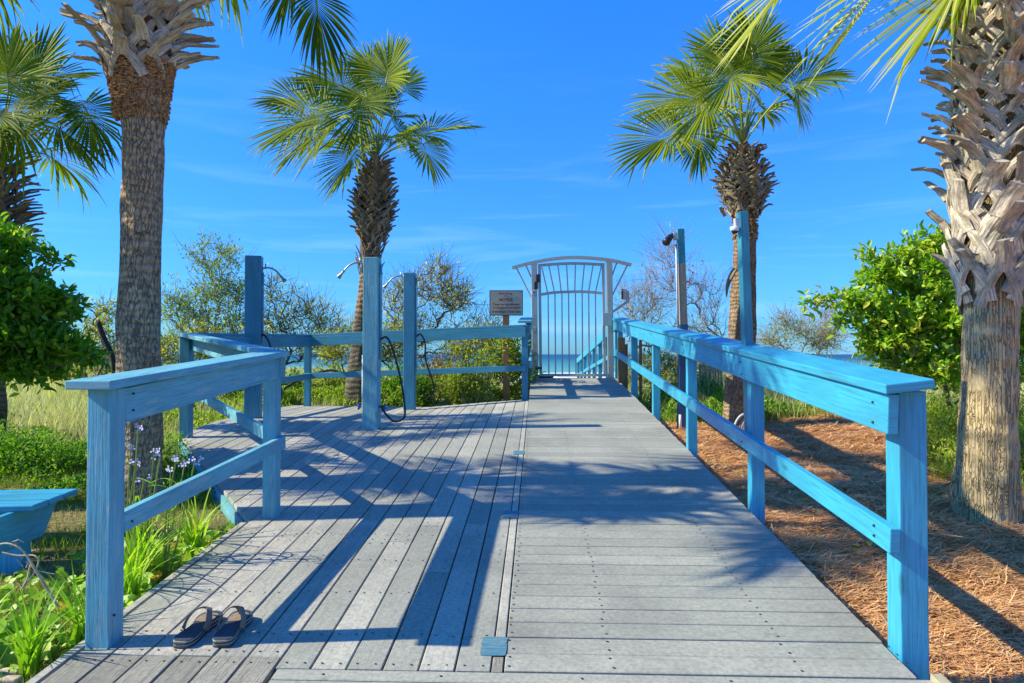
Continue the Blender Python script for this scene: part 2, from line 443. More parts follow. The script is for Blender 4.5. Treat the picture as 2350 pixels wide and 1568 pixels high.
class MB:
    def __init__(s): s.v = []; s.f = []; s.uv = []; s.var = []; s.mi = []
    def face(s, idx, uv=None, var=0.5, mi=0):
        s.f.append(idx); s.uv.append(uv or [(0, 0)] * len(idx)); s.var.append(var); s.mi.append(mi)
    def beam(s, a, b_, w, t, up=UP, var=0.5, mi=0, wb=None, tb=None):
        """box along a->b: w across, t along up"""
        a = Vector(a); b_ = Vector(b_); d = (b_ - a); L = d.length; d.normalize()
        up = Vector(up)
        if abs(d.dot(up)) > 0.99: up = Vector((0, 1, 0))
        sd = d.cross(up).normalized(); u2 = sd.cross(d).normalized()
        wb = wb or w; tb = tb or t
        i = len(s.v)
        for p, ww, tt in ((a, w, t), (b_, wb, tb)):
            for sx, sz in ((-1, -1), (1, -1), (1, 1), (-1, 1)):
                s.v.append(p + sd * (sx * ww / 2) + u2 * (sz * tt / 2))
        o = random.random() * 20; q = random.random() * 20
        per = [0, w, w + t, 2 * w + t, 2 * w + 2 * t]
        for k in range(4):
            j = (k + 1) % 4
            s.face([i + k, i + 4 + k, i + 4 + j, i + j], [(o, q + per[k]), (o + L, q + per[k]), (o + L, q + per[k + 1]), (o, q + per[k + 1])], var, mi)
        s.face([i, i + 1, i + 2, i + 3], [(o, q), (o + .03 * w / .1, q), (o + .03 * w / .1, q + t * 3), (o, q + t * 3)], var, mi)
        s.face([i + 7, i + 6, i + 5, i + 4], [(o, q), (o + .03 * w / .1, q), (o + .03 * w / .1, q + t * 3), (o, q + t * 3)], var, mi)
    def tube(s, pts, radii, n=6, var=0.5, mi=0, cap=True, flat=1.0):
        pts = [Vector(p) for p in pts]
        if not isinstance(radii, (list, tuple)): radii = [radii] * len(pts)
        i0 = len(s.v); acc = 0; prev = None
        for k, p in enumerate(pts):
            d = (pts[min(k + 1, len(pts) - 1)] - pts[max(k - 1, 0)])
            if d.length < 1e-9: d = Vector((0, 0, 1))
            d.normalize()
            if prev is None:
                a = d.cross(UP if abs(d.z) < 0.9 else Vector((1, 0, 0))).normalized()
            else:
                a = (prev - d * prev.dot(d)).normalized()
            prev = a; c = d.cross(a)
            for j in range(n):
                t = 2 * math.pi * j / n
                s.v.append(p + (a * math.cos(t) + c * math.sin(t) * flat) * radii[k])
        for k in range(len(pts) - 1):
            L = (pts[k + 1] - pts[k]).length
            for j in range(n):
                j2 = (j + 1) % n
                s.face([i0 + k * n + j, i0 + k * n + j2, i0 + (k + 1) * n + j2, i0 + (k + 1) * n + j],
                       [(acc, j / n * .2), (acc, (j + 1) / n * .2), (acc + L, (j + 1) / n * .2), (acc + L, j / n * .2)], var, mi)
            acc += L
        if cap:
            s.face([i0 + j for j in range(n)][::-1], None, var, mi)
            s.face([i0 + (len(pts) - 1) * n + j for j in range(n)], None, var, mi)
    def poly_prism(s, outline, z0, z1, frame=None, var=0.5, mi=0):
        """outline (x,y) extruded z0..z1 in frame"""
        M = frame or Matrix.Identity(4); i = len(s.v); n_ = len(outline)
        for z in (z0, z1):
            for x, y in outline: s.v.append(M @ Vector((x, y, z)))
        s.face([i + k for k in range(n_)][::-1], [(outline[k][0], outline[k][1]) for k in range(n_)][::-1], var, mi)
        s.face([i + n_ + k for k in range(n_)], [(outline[k][0], outline[k][1]) for k in range(n_)], var, mi)
        for k in range(n_):
            j = (k + 1) % n_
            s.face([i + k, i + j, i + n_ + j, i + n_ + k], [(k * .1, z0), (k * .1 + .1, z0), (k * .1 + .1, z1), (k * .1, z1)], var, mi)
    def sphere(s, c, r, n=10, m_=7, squash=1.0, var=0.5, mi=0):
        pts = []; rad = []
        for k in range(m_ + 1):
            t = math.pi * k / m_
            pts.append(Vector(c) + Vector((0, 0, -math.cos(t) * r * squash))); rad.append(max(1e-4, math.sin(t) * r))
        s.tube(pts, rad, n, var, mi)
    def build(s, name, mats, parent=None, bevel=0.0, smooth=False):
        me = bpy.data.meshes.new(name)
        me.from_pydata([tuple(p) for p in s.v], [], s.f); me.update()
        uvl = me.uv_layers.new(name='UVMap')
        uvl.data.foreach_set('uv', np.array([c for f in s.uv for p in f for c in p], dtype=np.float32))
        a = me.attributes.new('var', 'FLOAT', 'FACE'); a.data.foreach_set('value', np.array(s.var, dtype=np.float32))
        me.polygons.foreach_set('material_index', np.array(s.mi, dtype=np.int32))
        if smooth: me.polygons.foreach_set('use_smooth', np.ones(len(s.f), dtype=bool))
        o = link(name, me, mats, parent)
        if bevel:
            bv = o.modifiers.new('bevel', 'BEVEL'); bv.width = bevel; bv.segments = 2; bv.limit_method = 'ANGLE'
            bv.angle_limit = math.radians(50)
        return o

def spline(pts, n=8):
    """Catmull-Rom through pts"""
    pts = [Vector(p) for p in pts]; q = [pts[0] * 2 - pts[1]] + pts + [pts[-1] * 2 - pts[-2]]; out = []
    for i in range(1, len(q) - 2):
        for k in range(n):
            t = k / n; a, b_, c, d = q[i - 1], q[i], q[i + 1], q[i + 2]
            out.append(0.5 * ((2 * b_) + (c - a) * t + (2 * a - 5 * b_ + 4 * c - d) * t * t + (3 * b_ - a - 3 * c + d) * t ** 3))
    out.append(pts[-1]); return out

def leaves_mesh(name, pos, dirs, nrm, length, width, var):
    """pointed, creased leaves, all arrays of N"""
    n_ = len(pos)
    dirs = dirs / (np.linalg.norm(dirs, axis=1, keepdims=True) + 1e-9)
    side = np.cross(dirs, nrm); side /= (np.linalg.norm(side, axis=1, keepdims=True) + 1e-9)
    up = np.cross(side, dirs)
    L = length[:, None]; W = width[:, None]
    v = np.empty((n_, 6, 3))
    v[:, 0] = pos
    v[:, 1] = pos + dirs * L * .35 + side * W * .5 + up * W * .16
    v[:, 2] = pos + dirs * L * .70 + side * W * .38 + up * W * .02
    v[:, 3] = pos + dirs * L - up * L * .16
    v[:, 4] = pos + dirs * L * .70 - side * W * .38 + up * W * .02
    v[:, 5] = pos + dirs * L * .35 - side * W * .5 + up * W * .16
    base = np.arange(n_)[:, None] * 6
    f = np.concatenate([base + np.array([[0, 1, 2, 3]]), base + np.array([[0, 3, 4, 5]])], axis=1).reshape(-1, 4)
    return mesh_np(name, v.reshape(-1, 3), f, 4, np.repeat(var, 2))

def strips_mesh(name, C, side, W, var):
    """C (n,s,3) centre lines, side (n,3), W (n,s) half widths"""
    n_, s_, _ = C.shape
    v = np.empty((n_, s_, 2, 3))
    v[:, :, 0] = C - side[:, None, :] * W[:, :, None]
    v[:, :, 1] = C + side[:, None, :] * W[:, :, None]
    b0 = (np.arange(n_)[:, None] * s_ + np.arange(s_ - 1)[None, :]) * 2
    f = np.stack([b0, b0 + 1, b0 + 3, b0 + 2], axis=-1).reshape(-1, 4)
    return mesh_np(name, v.reshape(-1, 3), f, 4, np.repeat(var, s_ - 1))

def unit(n_):
    v = RNG.normal(size=(n_, 3)); return v / np.linalg.norm(v, axis=1, keepdims=True)

#=== SETTING
# ------------------------------------------------------------------ ground sheet and sea
def lin(a, b_, s): return list(np.arange(a, b_, s))
gx = sorted(set([round(v, 3) for v in lin(-400, -40, 40) + lin(-40, -12, 2) + lin(-12, -4, .4) + lin(-4, 6, .15) + lin(6, 14, .4) + lin(14, 40, 2) + lin(40, 401, 40)]))
gy = sorted(set([round(v, 3) for v in lin(-60, -4, 8) + lin(-4, 12, .15) + lin(12, 26, .4) + lin(26, 60, 2) + lin(60, 241, 12)]))
V = [(x, y, ground(x, y)) for y in gy for x in gx]
nx = len(gx)
F = [(j * nx + i, j * nx + i + 1, (j + 1) * nx + i + 1, (j + 1) * nx + i) for j in range(len(gy) - 1) for i in range(nx - 1)]
g = link('ground', mesh_np('ground', np.array(V), np.array(F), 4, smooth=True), 'ground_soil')
tag(g, 'sandy ground with pine straw, grass and dune beyond', kind='structure')
sea = MB(); S = 9000
sea.v = [Vector((-S, 125, -2.25)), Vector((S, 125, -2.25)), Vector((S, 12000, -2.25)), Vector((-S, 12000, -2.25))]
sea.face([0, 1, 2, 3])
tag(sea.build('sea', 'sea_water'), 'turquoise sea reaching the horizon', kind='structure')

# ------------------------------------------------------------------ deck
BW = 0.134
GAP = 0.007
BL = 0.137
XS = -0.181                            # right side of the lengthwise boards
def deck_board(mb, x0, x1, y0, y1, var, mi=0, y0b=None):
    """lengthwise board; y0b is its start at x1 when cut at a slant"""
    y0b = y0 if y0b is None else y0b
    ks = [k for k in (8.0,) if max(y0, y0b) + .05 < k < y1 - .05]
    rows = [(y0, y0b)] + [(k, k) for k in ks] + [(y1, y1)]
    i = len(mb.v); dz = random.uniform(-.0015, .0015)
    for ya, yb in rows:
        for x, y in ((x0, ya), (x1, yb)):
            mb.v.append(Vector((x, y, deckz(x, y) + dz))); mb.v.append(Vector((x, y, deckz(x, y) - .028)))
    o = random.random() * 30; q = random.random() * 30
    for k in range(len(rows) - 1):
        a = i + k * 4; c = a + 4; u0 = o + rows[k][0]; u1 = o + rows[k + 1][0]; w = x1 - x0
        mb.face([a, a + 2, c + 2, c], [(u0, q), (u0, q + w), (u1, q + w), (u1, q)], var, mi)
        mb.face([a + 1, a, c, c + 1], [(u0, q), (u0, q + .03), (u1, q + .03), (u1, q)], var, mi)
        mb.face([a + 2, a + 3, c + 3, c + 2], [(u0, q), (u0, q + .03), (u1, q + .03), (u1, q)], var, mi)
    mb.face([i + 1, i + 3, i + 2, i], None, var, mi)
    e = i + (len(rows) - 1) * 4
    mb.face([e, e + 2, e + 3, e + 1], None, var, mi)
screws = MB()
def screw(x, y, r=.0055):
    if y < 2.3 or y > 8.2: return
    z = deckz(x, y) + .0022
    i = len(screws.v)
    for j in range(6):
        t = math.pi * j / 3
        screws.v.append(Vector((x + r * math.cos(t), y + r * math.sin(t), z)))
    screws.face([i + j for j in range(6)])

dk = MB()
LX = -1.80
C_LINE = (Vector((-1.826, 4.35, 0)), Vector((-3.60, 6.95, 0)))      # slanting left edge behind post B
def back_y(x): return lerp(10.42, 9.98, sstep(-3.3, 0.1, x))
nb = 0
x1 = XS
while x1 > -3.62:
    x0 = x1 - BL + GAP
    if x0 > LX - 0.035:
        start = 2.71 if x1 < -0.99 else 2.63
        joint = [3.9, 4.35, 3.7, 4.25, 4.0][nb % 5] + random.uniform(-.12, .12)
        j2 = 8.0 + 0.0
        segs = [(start, joint), (joint, 5.9 if nb % 4 == 2 else j2), (5.9 if nb % 4 == 2 else j2, None)]
        if nb % 4 == 2: segs = [(start, joint), (joint, 5.9), (5.9, 8.0), (8.0, None)]
    else:
        t = (C_LINE[0].x - x1) / (C_LINE[0].x - C_LINE[1].x); t0 = (C_LINE[0].x - x0) / (C_LINE[0].x - C_LINE[1].x)
        segs = [(lerp(C_LINE[0].y, C_LINE[1].y, t0), 8.0, lerp(C_LINE[0].y, C_LINE[1].y, t)), (8.0, None)]
    mi = 1 if x1 < -0.99 else 0
    for sg in segs:
        y0, y1 = sg[0], sg[1]
        if y1 is None: y1 = back_y((x0 + x1) / 2)
        if y1 - y0 < .1: continue
        deck_board(dk, x0, x1, y0 + .002, y1 - .002, random.random(), mi, (sg[2] if len(sg) > 2 else y0) + .002)
        yy_ = y0 + .03
        for ys_ in [y0 + .035, y1 - .035]:
            screw(x0 + .03, ys_); screw(x1 - .03, ys_)
    yj = 2.9
    while yj < 8:
        if yj > segs[0][0] + .1:
            screw(x0 + .03 + random.uniform(-.006, .006), yj + random.uniform(-.012, .012))
            screw(x1 - .03 + random.uniform(-.006, .006), yj + random.uniform(-.012, .012))
        yj += 0.41
    nb += 1
    x1 -= BL
# strip between the lengthwise boards and the ramp boards
PL = [2.74, 4.465, 6.305]               # blue plates let into the strip
ys0 = 2.63
for k, yp in enumerate(PL + [9.98]):
    deck_board(dk, -0.176, -0.134, ys0, yp - .002 if yp < 9 else yp, 0.95 if k else 0.1, 0 if k else 2)
    ys0 = yp + 0.152
# lengthwise boards in front, more weathered
x1 = -1.003
while x1 > -1.80:
    x0 = x1 - BL + GAP
    deck_board(dk, x0, x1, 0.9, 2.706, random.random(), 2)
    for yv in (2.66, 2.45): screw(x0 + .03, yv); screw(x1 - .03, yv)
    x1 -= BL
deck_board(dk, -1.872, -1.832, 2.0, 4.34, .6, 1)
# crosswise boards of the ramp and of the lead-in
def cross_board(mb, xa, xb, y0, y1, var, mi=0, yk=0.0):
    i = len(mb.v); sh = random.uniform(-.002, .002)
    for y in (y0 + sh, y1 + sh):
        for x in (xa, xb):
            mb.v.append(Vector((x, y, SLOPE * y + yk))); mb.v.append(Vector((x, y, SLOPE * y - .028)))
    o = random.random() * 30; q = random.random() * 30; w = y1 - y0; L = xb - xa
    a = i; c = i + 4
    mb.face([a, a + 2, c + 2, c], [(o, q), (o + L, q), (o + L, q + w), (o, q + w)], var, mi)
    mb.face([a + 1, a + 3, a + 2, a], [(o, q), (o + L, q), (o + L, q + .03), (o, q + .03)], var, mi)
    mb.face([c, c + 2, c + 3, c + 1], [(o, q), (o + L, q), (o + L, q + .03), (o, q + .03)], var, mi)
    mb.face([a + 1, a, c, c + 1], None, var, mi); mb.face([a + 2, a + 3, c + 3, c + 2], None, var, mi)
XR = 1.392
y = 2.636
while y < 12.5:
    cross_board(dk, -0.128, XR + random.uniform(-.004, .004), y, y + BW - .0085, random.random() * .45, 0, random.uniform(-.0012, .0012))
    for xv in (-.11, .28, .98, 1.40):
        screw(xv + random.uniform(-.01, .01), y + .03, .006); screw(xv + random.uniform(-.01, .01), y + BW - .035, .006)
    y += BW
y = 2.623
while y > 0.5:
    cross_board(dk, -0.985, XR + .05, y - .070 if y > 2.6 else y - BW + .008, y, random.random() * .4, 0)
    for xv in (-.8, -.36, .16, .7): screw(xv, y - .036 if y > 2.6 else y - BW / 2, .006)
    y -= .077 if y > 2.6 else BW
dko = dk.build('boardwalk_deck', ['composite_board', 'grained_board', 'weathered_board'])
bv = dko.modifiers.new('bevel', 'BEVEL'); bv.width = .003; bv.segments = 1; bv.limit_method = 'ANGLE'
tag(dko, 'grey composite boardwalk ramp and shower platform', kind='structure')
so = screws.build('screw_heads', 'screw_metal', dko)
# joists and fascia below
fr = MB()
for xj in (-3.2, -2.4, -1.6, -.9, -.18, .6, 1.38):
    fr.beam((xj, 2.0 if xj > -1.7 else 7.0 + .3, deckz(xj, 7) * (2.0 if xj > -1.7 else 7.3) / 7 - .10), (xj, 7.9, SLOPE * 7.9 - .10), .04, .13)
    fr.beam((xj, 7.9, SLOPE * 7.9 - .10), (xj, 9.8, deckz(xj, 9.8) - .10), .04, .13)
fr.build('joist_frame', 'grey_timber', dko)
fs = MB()
fs.beam((-1.825, 4.36, .335 - .17), (-3.63, 6.95, .535 - .17), .03, .27)
fs.build('fascia_board', 'faded_blue_paint', dko)
fs = MB()
fs.beam((XR + .075, 1.2, SLOPE * 1.2 - .02), (XR + .055, 2.62, SLOPE * 2.62 - .02), .04, .09)
fs.build('edge_board', 'pale_timber', dko)

# descending walkway beyond the gate
DZ0 = SLOPE * 12.5
def downz(y): return DZ0 - 0.062 * (y - 12.6)
dw = MB(); y = 12.62
while y < 26:
    i = len(dw.v)
    for yy_ in (y, y + BW - .006):
        for x in (-.1, 1.43):
            dw.v.append(Vector((x, yy_, downz(yy_)))); dw.v.append(Vector((x, yy_, downz(yy_) - .028)))
    for fc in ([0, 2, 6, 4], [1, 3, 2, 0], [4, 6, 7, 5], [1, 0, 4, 5], [2, 3, 7, 6]): dw.face([i + q for q in fc], None, random.random() * .4)
    y += BW
o = dw.build('beach_walkway', 'composite_board')
tag(o, 'boardwalk going down to the beach beyond the gate', kind='structure')

# ------------------------------------------------------------------ railings
def post_box(mb, x, y, z0, z1, wx=.088, wy=.088, var=.5, lean=(0, 0)):
    mb.beam((x, y, z0), (x + lean[0], y + lean[1], z1), wx, wy, Vector((0, 1, 0)), var)
RAILH = 1.07
def dz(y): return SLOPE * y
# right-hand railing
rr = thing('handrail_fence', 'bright blue timber railing running up the right side of the ramp', 'railing', (1.5, 2.66, .2))
posts = [2.80, 4.64, 6.57, 8.53, 10.45, 12.25]
PXR = 1.436
for i, yv in enumerate(posts):
    mb = MB(); w = .108 if i == 0 else .088
    post_box(mb, PXR + (w - .088) / 2 + (.012 if i == 0 else 0), yv + .03, dz(yv) - .45, dz(yv) + RAILH - .04, w, w)
    mb.build('post', 'bright_blue_paint', rr, .005)
y0, y1 = posts[0] - .11, 12.42
mb = MB()
mb.beam((1.405, y0, dz(y0) + RAILH - .010), (1.405, y1, dz(y1) + RAILH - .010), .185, .038, Vector((-.12, 0, 1)))
mb.build('cap_rail', 'bright_blue_paint', rr, .005)
mb = MB()
mb.beam((1.358, y0 + .035, dz(y0) + RAILH - .118), (1.358, 6.6, dz(6.6) + RAILH - .118), .042, .155)
mb.beam((1.358, 6.604, dz(6.6) + RAILH - .118), (1.358, y1, dz(y1) + RAILH - .118), .042, .155)
mb.build('side_rail', 'bright_blue_paint', rr, .004)
mb = MB()
mb.beam((1.358, y0 + .03, dz(y0) + .47), (1.358, 6.6, dz(6.6) + .47), .04, .098)
mb.beam((1.358, 6.604, dz(6.6) + .47), (1.358, y1, dz(y1) + .47), .04, .098)
mb.build('lower_rail', 'bright_blue_paint', rr, .004)

# left-hand railing: A - B along the deck edge, B - C slanting, C - D - E left side, E - F across the back, F - gate
lr = thing('platform_railing', 'faded blue timber railing zigzagging round the left deck and shower platform', 'railing', (-1.76, 2.8, .2))
A = Vector((-1.768, 2.80, 0)); B = Vector((-1.722, 4.46, 0)); Cc = Vector((-3.60, 7.02, 0))
Ee = Vector((-3.44, 10.30, 0)); Ff = Vector((-0.19, 9.97, 0)); Gg = Vector((-0.19, 12.40, 0))
def dzz(v): return deckz(v.x, v.y)
for v, w, nm in ((A, .1, 0), (B, .088, 0), (Cc, .1, 0), (Ee, .09, 0), (Ff, .088, 0)):
    mb = MB(); lpt = 'faded_blue_paint' if v in (A, B) else 'shaded_blue_paint'
    post_box(mb, v.x, v.y, dzz(v) - (.0 if nm else .15), dzz(v) + RAILH - .035 + (.03 if v is Ff else 0), w, w)
    mb.build('post', lpt, lr, .005)
def rail_run(a, b_, inner, ea=0.0, eb=0.0, capw=.17, sideh=.14, flush=False, lowh=.45, lap=(0, 0), pt='faded_blue_paint'):
    """cap, side and lower rail between two posts; inner is the sign of the inner side"""
    za, zb = dzz(a), dzz(b_)
    d = (b_ - a).normalized(); sd = Vector((d.y, -d.x, 0)) * inner
    A0 = a - d * ea; B0 = b_ + d * eb
    mb = MB(); mb.beam(A0 + Vector((0, 0, za + RAILH - .018)), B0 + Vector((0, 0, zb + RAILH - .018)), capw, .036)
    mb.build('cap_rail', pt, lr, .005)
    off = sd * (.027 if flush else .062)
    s0 = a + d * (.053 if flush else -.02); s1 = b_ - d * (.047 if flush else -.02)
    mb = MB(); mb.beam(s0 + off + Vector((0, 0, za + RAILH - .038 - sideh / 2)), s1 + off + Vector((0, 0, zb + RAILH - .038 - sideh / 2)), .038, sideh)
    mb.build('side_rail', pt, lr, .004)
    l1 = b_ + d * (lap[1] if lap[1] else -.047 if flush else .02)
    loff = sd * .062 if lap[1] else off
    mb = MB(); mb.beam(s0 + off + Vector((0, 0, za + lowh)), l1 + loff + Vector((0, 0, zb + lowh)), .038, .085)
    mb.build('lower_rail', pt, lr, .004)
rail_run(A, B, 1, .12, .06, .19, .145, True, .475, (0, .03))
rail_run(B, Cc, 1, .045, .05, .15, .14, False, .47)
rail_run(Cc, Ee, 1, .0, .0, .13, pt='shaded_blue_paint')
rail_run(Ee, Ff, 1, .0, .0, .12, pt='shaded_blue_paint')
mb = MB(); mb.beam((-.19, 9.93, dz(9.93) + RAILH + .018), (-.19, 12.36, dz(12.36) + RAILH + .018), .20, .036); mb.build('cap_rail', 'faded_blue_paint', lr, .004)
mb = MB(); mb.beam((-.12, 9.99, dz(9.99) + RAILH - .10), (-.12, 12.36, dz(12.36) + RAILH - .10), .04, .14); mb.build('side_rail', 'faded_blue_paint', lr, .004)
mb = MB(); mb.beam((-.12, 9.99, dz(9.99) + .47), (-.12, 12.36, dz(12.36) + .47), .04, .09); mb.build('lower_rail', 'faded_blue_paint', lr, .004)

for par, spots in ((lr, [(A.x + .052, 2.90, .93), (A.x + .052, 2.90, 1.0), (A.x + .052, 4.36, .94), (A.x + .052, 4.36, 1.0), (A.x + .085, 4.44, .455), (A.x + .085, 4.44, .49), (A.x + .052, 2.90, .46), (A.x + .052, 2.78, .12)]),
                   (rr, [(1.335, 2.84, .90), (1.335, 2.84, .98), (1.335, 2.84, .45), (1.335, 2.84, .49), (1.335, 4.64, .90), (1.335, 4.66, .98), (1.335, 4.64, .46), (1.335, 6.5, .9), (1.335, 6.5, .98)])):
    for x, y, h in spots:
        mb = MB(); mb.tube([(x - .004, y, dz(y) + h), (x + .004, y, dz(y) + h)], .005, 6); mb.build('nail_head', 'screw_metal', par)

# railing down to the beach
for sx, nm, lb in ((1.50, 'right', 'blue timber railing seen through the gate, going down to the beach'), (-.17, 'left', 'blue railing on the left of the walkway, mostly hidden behind the gate post')):
    br = thing('beach_handrail', lb, 'railing', (sx, 12.7, .9))
    yv = 13.3
    while yv < 26.2:
        mb = MB(); post_box(mb, sx, yv, downz(yv) - .6, downz(yv) + RAILH - .02); mb.build('post', 'bright_blue_paint', br)
        yv += 1.83
    for nm2, off, w, t in (('cap_rail', RAILH, .15, .036), ('side_rail', RAILH - .09, .04, .14), ('lower_rail', .47, .04, .09)):
        mb = MB(); xo = sx - (.06 if sx > 0 else -.06) if nm2 != 'cap_rail' else sx
        mb.beam((xo, 12.75, downz(12.75) + off), (xo, 26.1, downz(26.1) + off), w, t); mb.build(nm2, 'bright_blue_paint', br)

# ------------------------------------------------------------------ gate
GD = 12.45                              # depth of the gate
def GP(cx, cy, dd=0.0): return P(1096.7 + cx * .2498, 548.3 + cy * .2498, GD + dd)
gt = thing('garden_gate', 'cream metal arched gate with vertical bars at the top of the ramp', 'gate', GP(860, 1290))
def bar(cx0, cy0, cx1, cy1, w, d=.04, dd=0.0):
    mb.beam(GP(cx0, cy0, dd), GP(cx1, cy1, dd), d, w, RT if abs(cx0 - cx1) < abs(cy0 - cy1) else UP)
K = .2498 / 1600 * GD                   # metres per crop pixel
def barv(cx0, cy0, cx1, cy1, wpx, d=.04, dd=0.0):
    a = GP(cx0, cy0, dd); c = GP(cx1, cy1, dd)
    dirv = (c - a).normalized(); up = dirv.cross(FW).normalized()
    mb.beam(a, c, d, wpx * K, up)
for x0, x1_, yt in ((516, 527, 205), (1205, 1221, 205)):
    mb = MB(); barv(x0, yt, x1_, 1292, 54, .10); mb.build('gate_post', 'cream_metal', gt, .004)
def arc(pts, wpx, d, nm, dd=0.0, par=gt):
    global mb
    mb = MB()
    c = spline([GP(a, b_, dd) for a, b_ in pts], 5)
    for k in range(len(c) - 1):
        dirv = (c[k + 1] - c[k]).normalized(); up = dirv.cross(FW).normalized()
        mb.beam(c[k] - dirv * .003, c[k + 1] + dirv * .003, d, wpx * K, up)
    return mb.build(nm, 'cream_metal', par)
arc([(314, 268), (490, 222), (690, 186), (870, 172), (1050, 179), (1230, 200), (1407, 240)], 26, .10, 'arch')
for a in ((352, 262, 492, 540), (440, 240, 488, 350), (1372, 245, 1234, 520), (1275, 222, 1234, 335)):
    mb = MB(); barv(*a, 13, .03); mb.build('arch_brace', 'cream_metal', gt)
leaf_o = MB()
mb = leaf_o
barv(566, 240, 578, 1262, 26, .045); barv(1150, 235, 1166, 1262, 24, .045); barv(578, 1252, 1170, 1252, 26, .045)
leaf = leaf_o.build('gate_leaf', 'cream_metal', gt, .003)
arc([(556, 246), (700, 234), (860, 227), (1000, 230), (1161, 238)], 25, .045, 'top_rail', 0, leaf)
arc([(582, 512), (700, 494), (860, 487), (1000, 488), (1140, 500)], 24, .04, 'middle_rail', 0, leaf)
for xt, yt, xb in ((645, 508, 652), (708, 500, 714), (772, 496, 776), (833, 495, 840), (896, 495, 902), (958, 497, 962), (1018, 500, 1024), (1080, 505, 1086)):
    mb = MB(); barv(xt, yt, xb, 1242, 11, .025); mb.build('bar', 'cream_metal', leaf)
for a in ((588, 262, 640, 492), (652, 250, 702, 484), (735, 244, 765, 480), (815, 240, 828, 478), (896, 238, 890, 477), (978, 240, 955, 479), (1058, 244, 1018, 482), (1134, 250, 1082, 485)):
    mb = MB(); barv(*a, 11, .025); mb.build('bar', 'cream_metal', leaf)
mb = MB(); barv(552, 327, 552, 398, 34, .06, -.05); barv(535, 395, 535, 462, 34, .06, -.05); mb.build('hinge', 'black_plastic', gt, .004)
mb = MB(); barv(530, 1188, 562, 1188, 30, .05, -.05); barv(562, 1188, 586, 1188, 16, .04, -.05); mb.build('hinge', 'black_plastic', gt, .003)
mb = MB(); barv(1186, 680, 1188, 800, 84, .03, -.07); mb.build('lock_plate', 'cream_metal', gt, .004)
mb = MB(); barv(513, 478, 513, 510, 28, .03, -.06); mb.build('latch_box', 'cream_metal', gt, .004)
mb = MB(); barv(513, 484, 513, 494, 16, .02, -.075); mb.build('latch_opening', 'black_plastic', gt)
mb = MB(); barv(517, 812, 518, 850, 38, .02, -.055); mb.build('cover_plate', 'cream_metal', gt, .003)
kp = thing('entry_keypad', 'small entry keypad on a bent bracket beside the gate', 'keypad', GP(1372, 580))
mb = MB(); barv(1238, 672, 1374, 578, 22, .04); barv(1374, 588, 1374, 478, 26, .06); mb.build('bracket', 'cream_metal', kp, .003)
mb = MB(); barv(1346, 460, 1346, 556, 32, .08, -.02); mb.build('housing', 'cream_metal', kp, .004)
mb = MB(); barv(1326, 462, 1326, 554, 12, .082, -.021); mb.build('key_face', 'black_plastic', kp, .002)

# ------------------------------------------------------------------ notice board
SD = 11.6
sg = thing('notice_sign', 'notice board about tents, in brown letters, on a wooden post behind the railing', 'sign', P(1161, 905, SD))
mb = MB(); mb.beam(P(1162, 930, SD + .05), P(1161, 668, SD + .05), 15 / 1600 * SD, .04, FW); mb.build('sign_post', 'brown_timber', sg, .003)
def flat_rect(x0, y0, x1_, y1_, d, th, nm, mat, par, bev=.003):
    m_ = MB(); a = P((x0 + x1_) / 2, y0, d); c = P((x0 + x1_) / 2, y1_, d)
    m_.beam(c, a, (x1_ - x0) / 1600 * d, th, FW); return m_.build(nm, mat, par, bev)
pan = flat_rect(1123.3, 666.5, 1200, 724.5, SD, .02, 'panel', 'sign_border', sg)
fc = flat_rect(1125.2, 668.5, 1198.2, 722.6, SD - .008, .008, 'panel_face', 'sign_face', pan, 0)
def text_part(txt, px, py, hpx, wpx, mat, par, bold=.012):
    cu = bpy.data.curves.new('t', 'FONT'); cu.body = txt; cu.align_x = 'CENTER'; cu.align_y = 'CENTER'; cu.offset = bold; cu.extrude = .01
    to = bpy.data.objects.new('t', cu); COL.objects.link(to)
    me = bpy.data.meshes.new_from_object(to.evaluated_get(bpy.context.evaluated_depsgraph_get()))
    bpy.data.objects.remove(to)
    c = np.empty(len(me.vertices) * 3); me.vertices.foreach_get('co', c); c = c.reshape(-1, 3)
    mn, mx = c.min(0), c.max(0); cen = (mn + mx) / 2; sc = np.array([wpx / (mx[0] - mn[0]), hpx / (mx[1] - mn[1])]) / 1600 * SD
    o0 = P(px, py, SD - .0155)
    for k, v in enumerate(me.vertices):
        u_ = (c[k, 0] - cen[0]) * sc[0]; w_ = (c[k, 1] - cen[1]) * sc[1]
        v.co = o0 + RT * u_ + UP * w_ - FW * (.003 if c[k, 2] > 0 else 0.0)
    return link('lettering', me, mat, par)
bpy.context.view_layer.update()
text_part('Sterling', 1160.5, 674.3, 6.2, 30, 'sign_border', pan, .0)
text_part('NOTICE:', 1161.5, 688.3, 7.0, 31, 'sign_red', pan, .03)
text_part('Tents are not allowed', 1161.5, 698.6, 4.9, 60, 'sign_red', pan, .02)
text_part('to be pitched forward', 1162.0, 706.8, 5.6, 60, 'sign_red', pan, .02)
text_part('of the Beach Chair Line.', 1162.2, 715.4, 5.2, 67, 'sign_red', pan, .02)
mb = MB(); mb.tube([P(1155 + k * 1.6, 679.6 - (1.0 if k in (2, 3, 4) else 0) , SD - .0165) for k in range(9)], .004, 4); mb.build('underline', 'sign_red', pan)

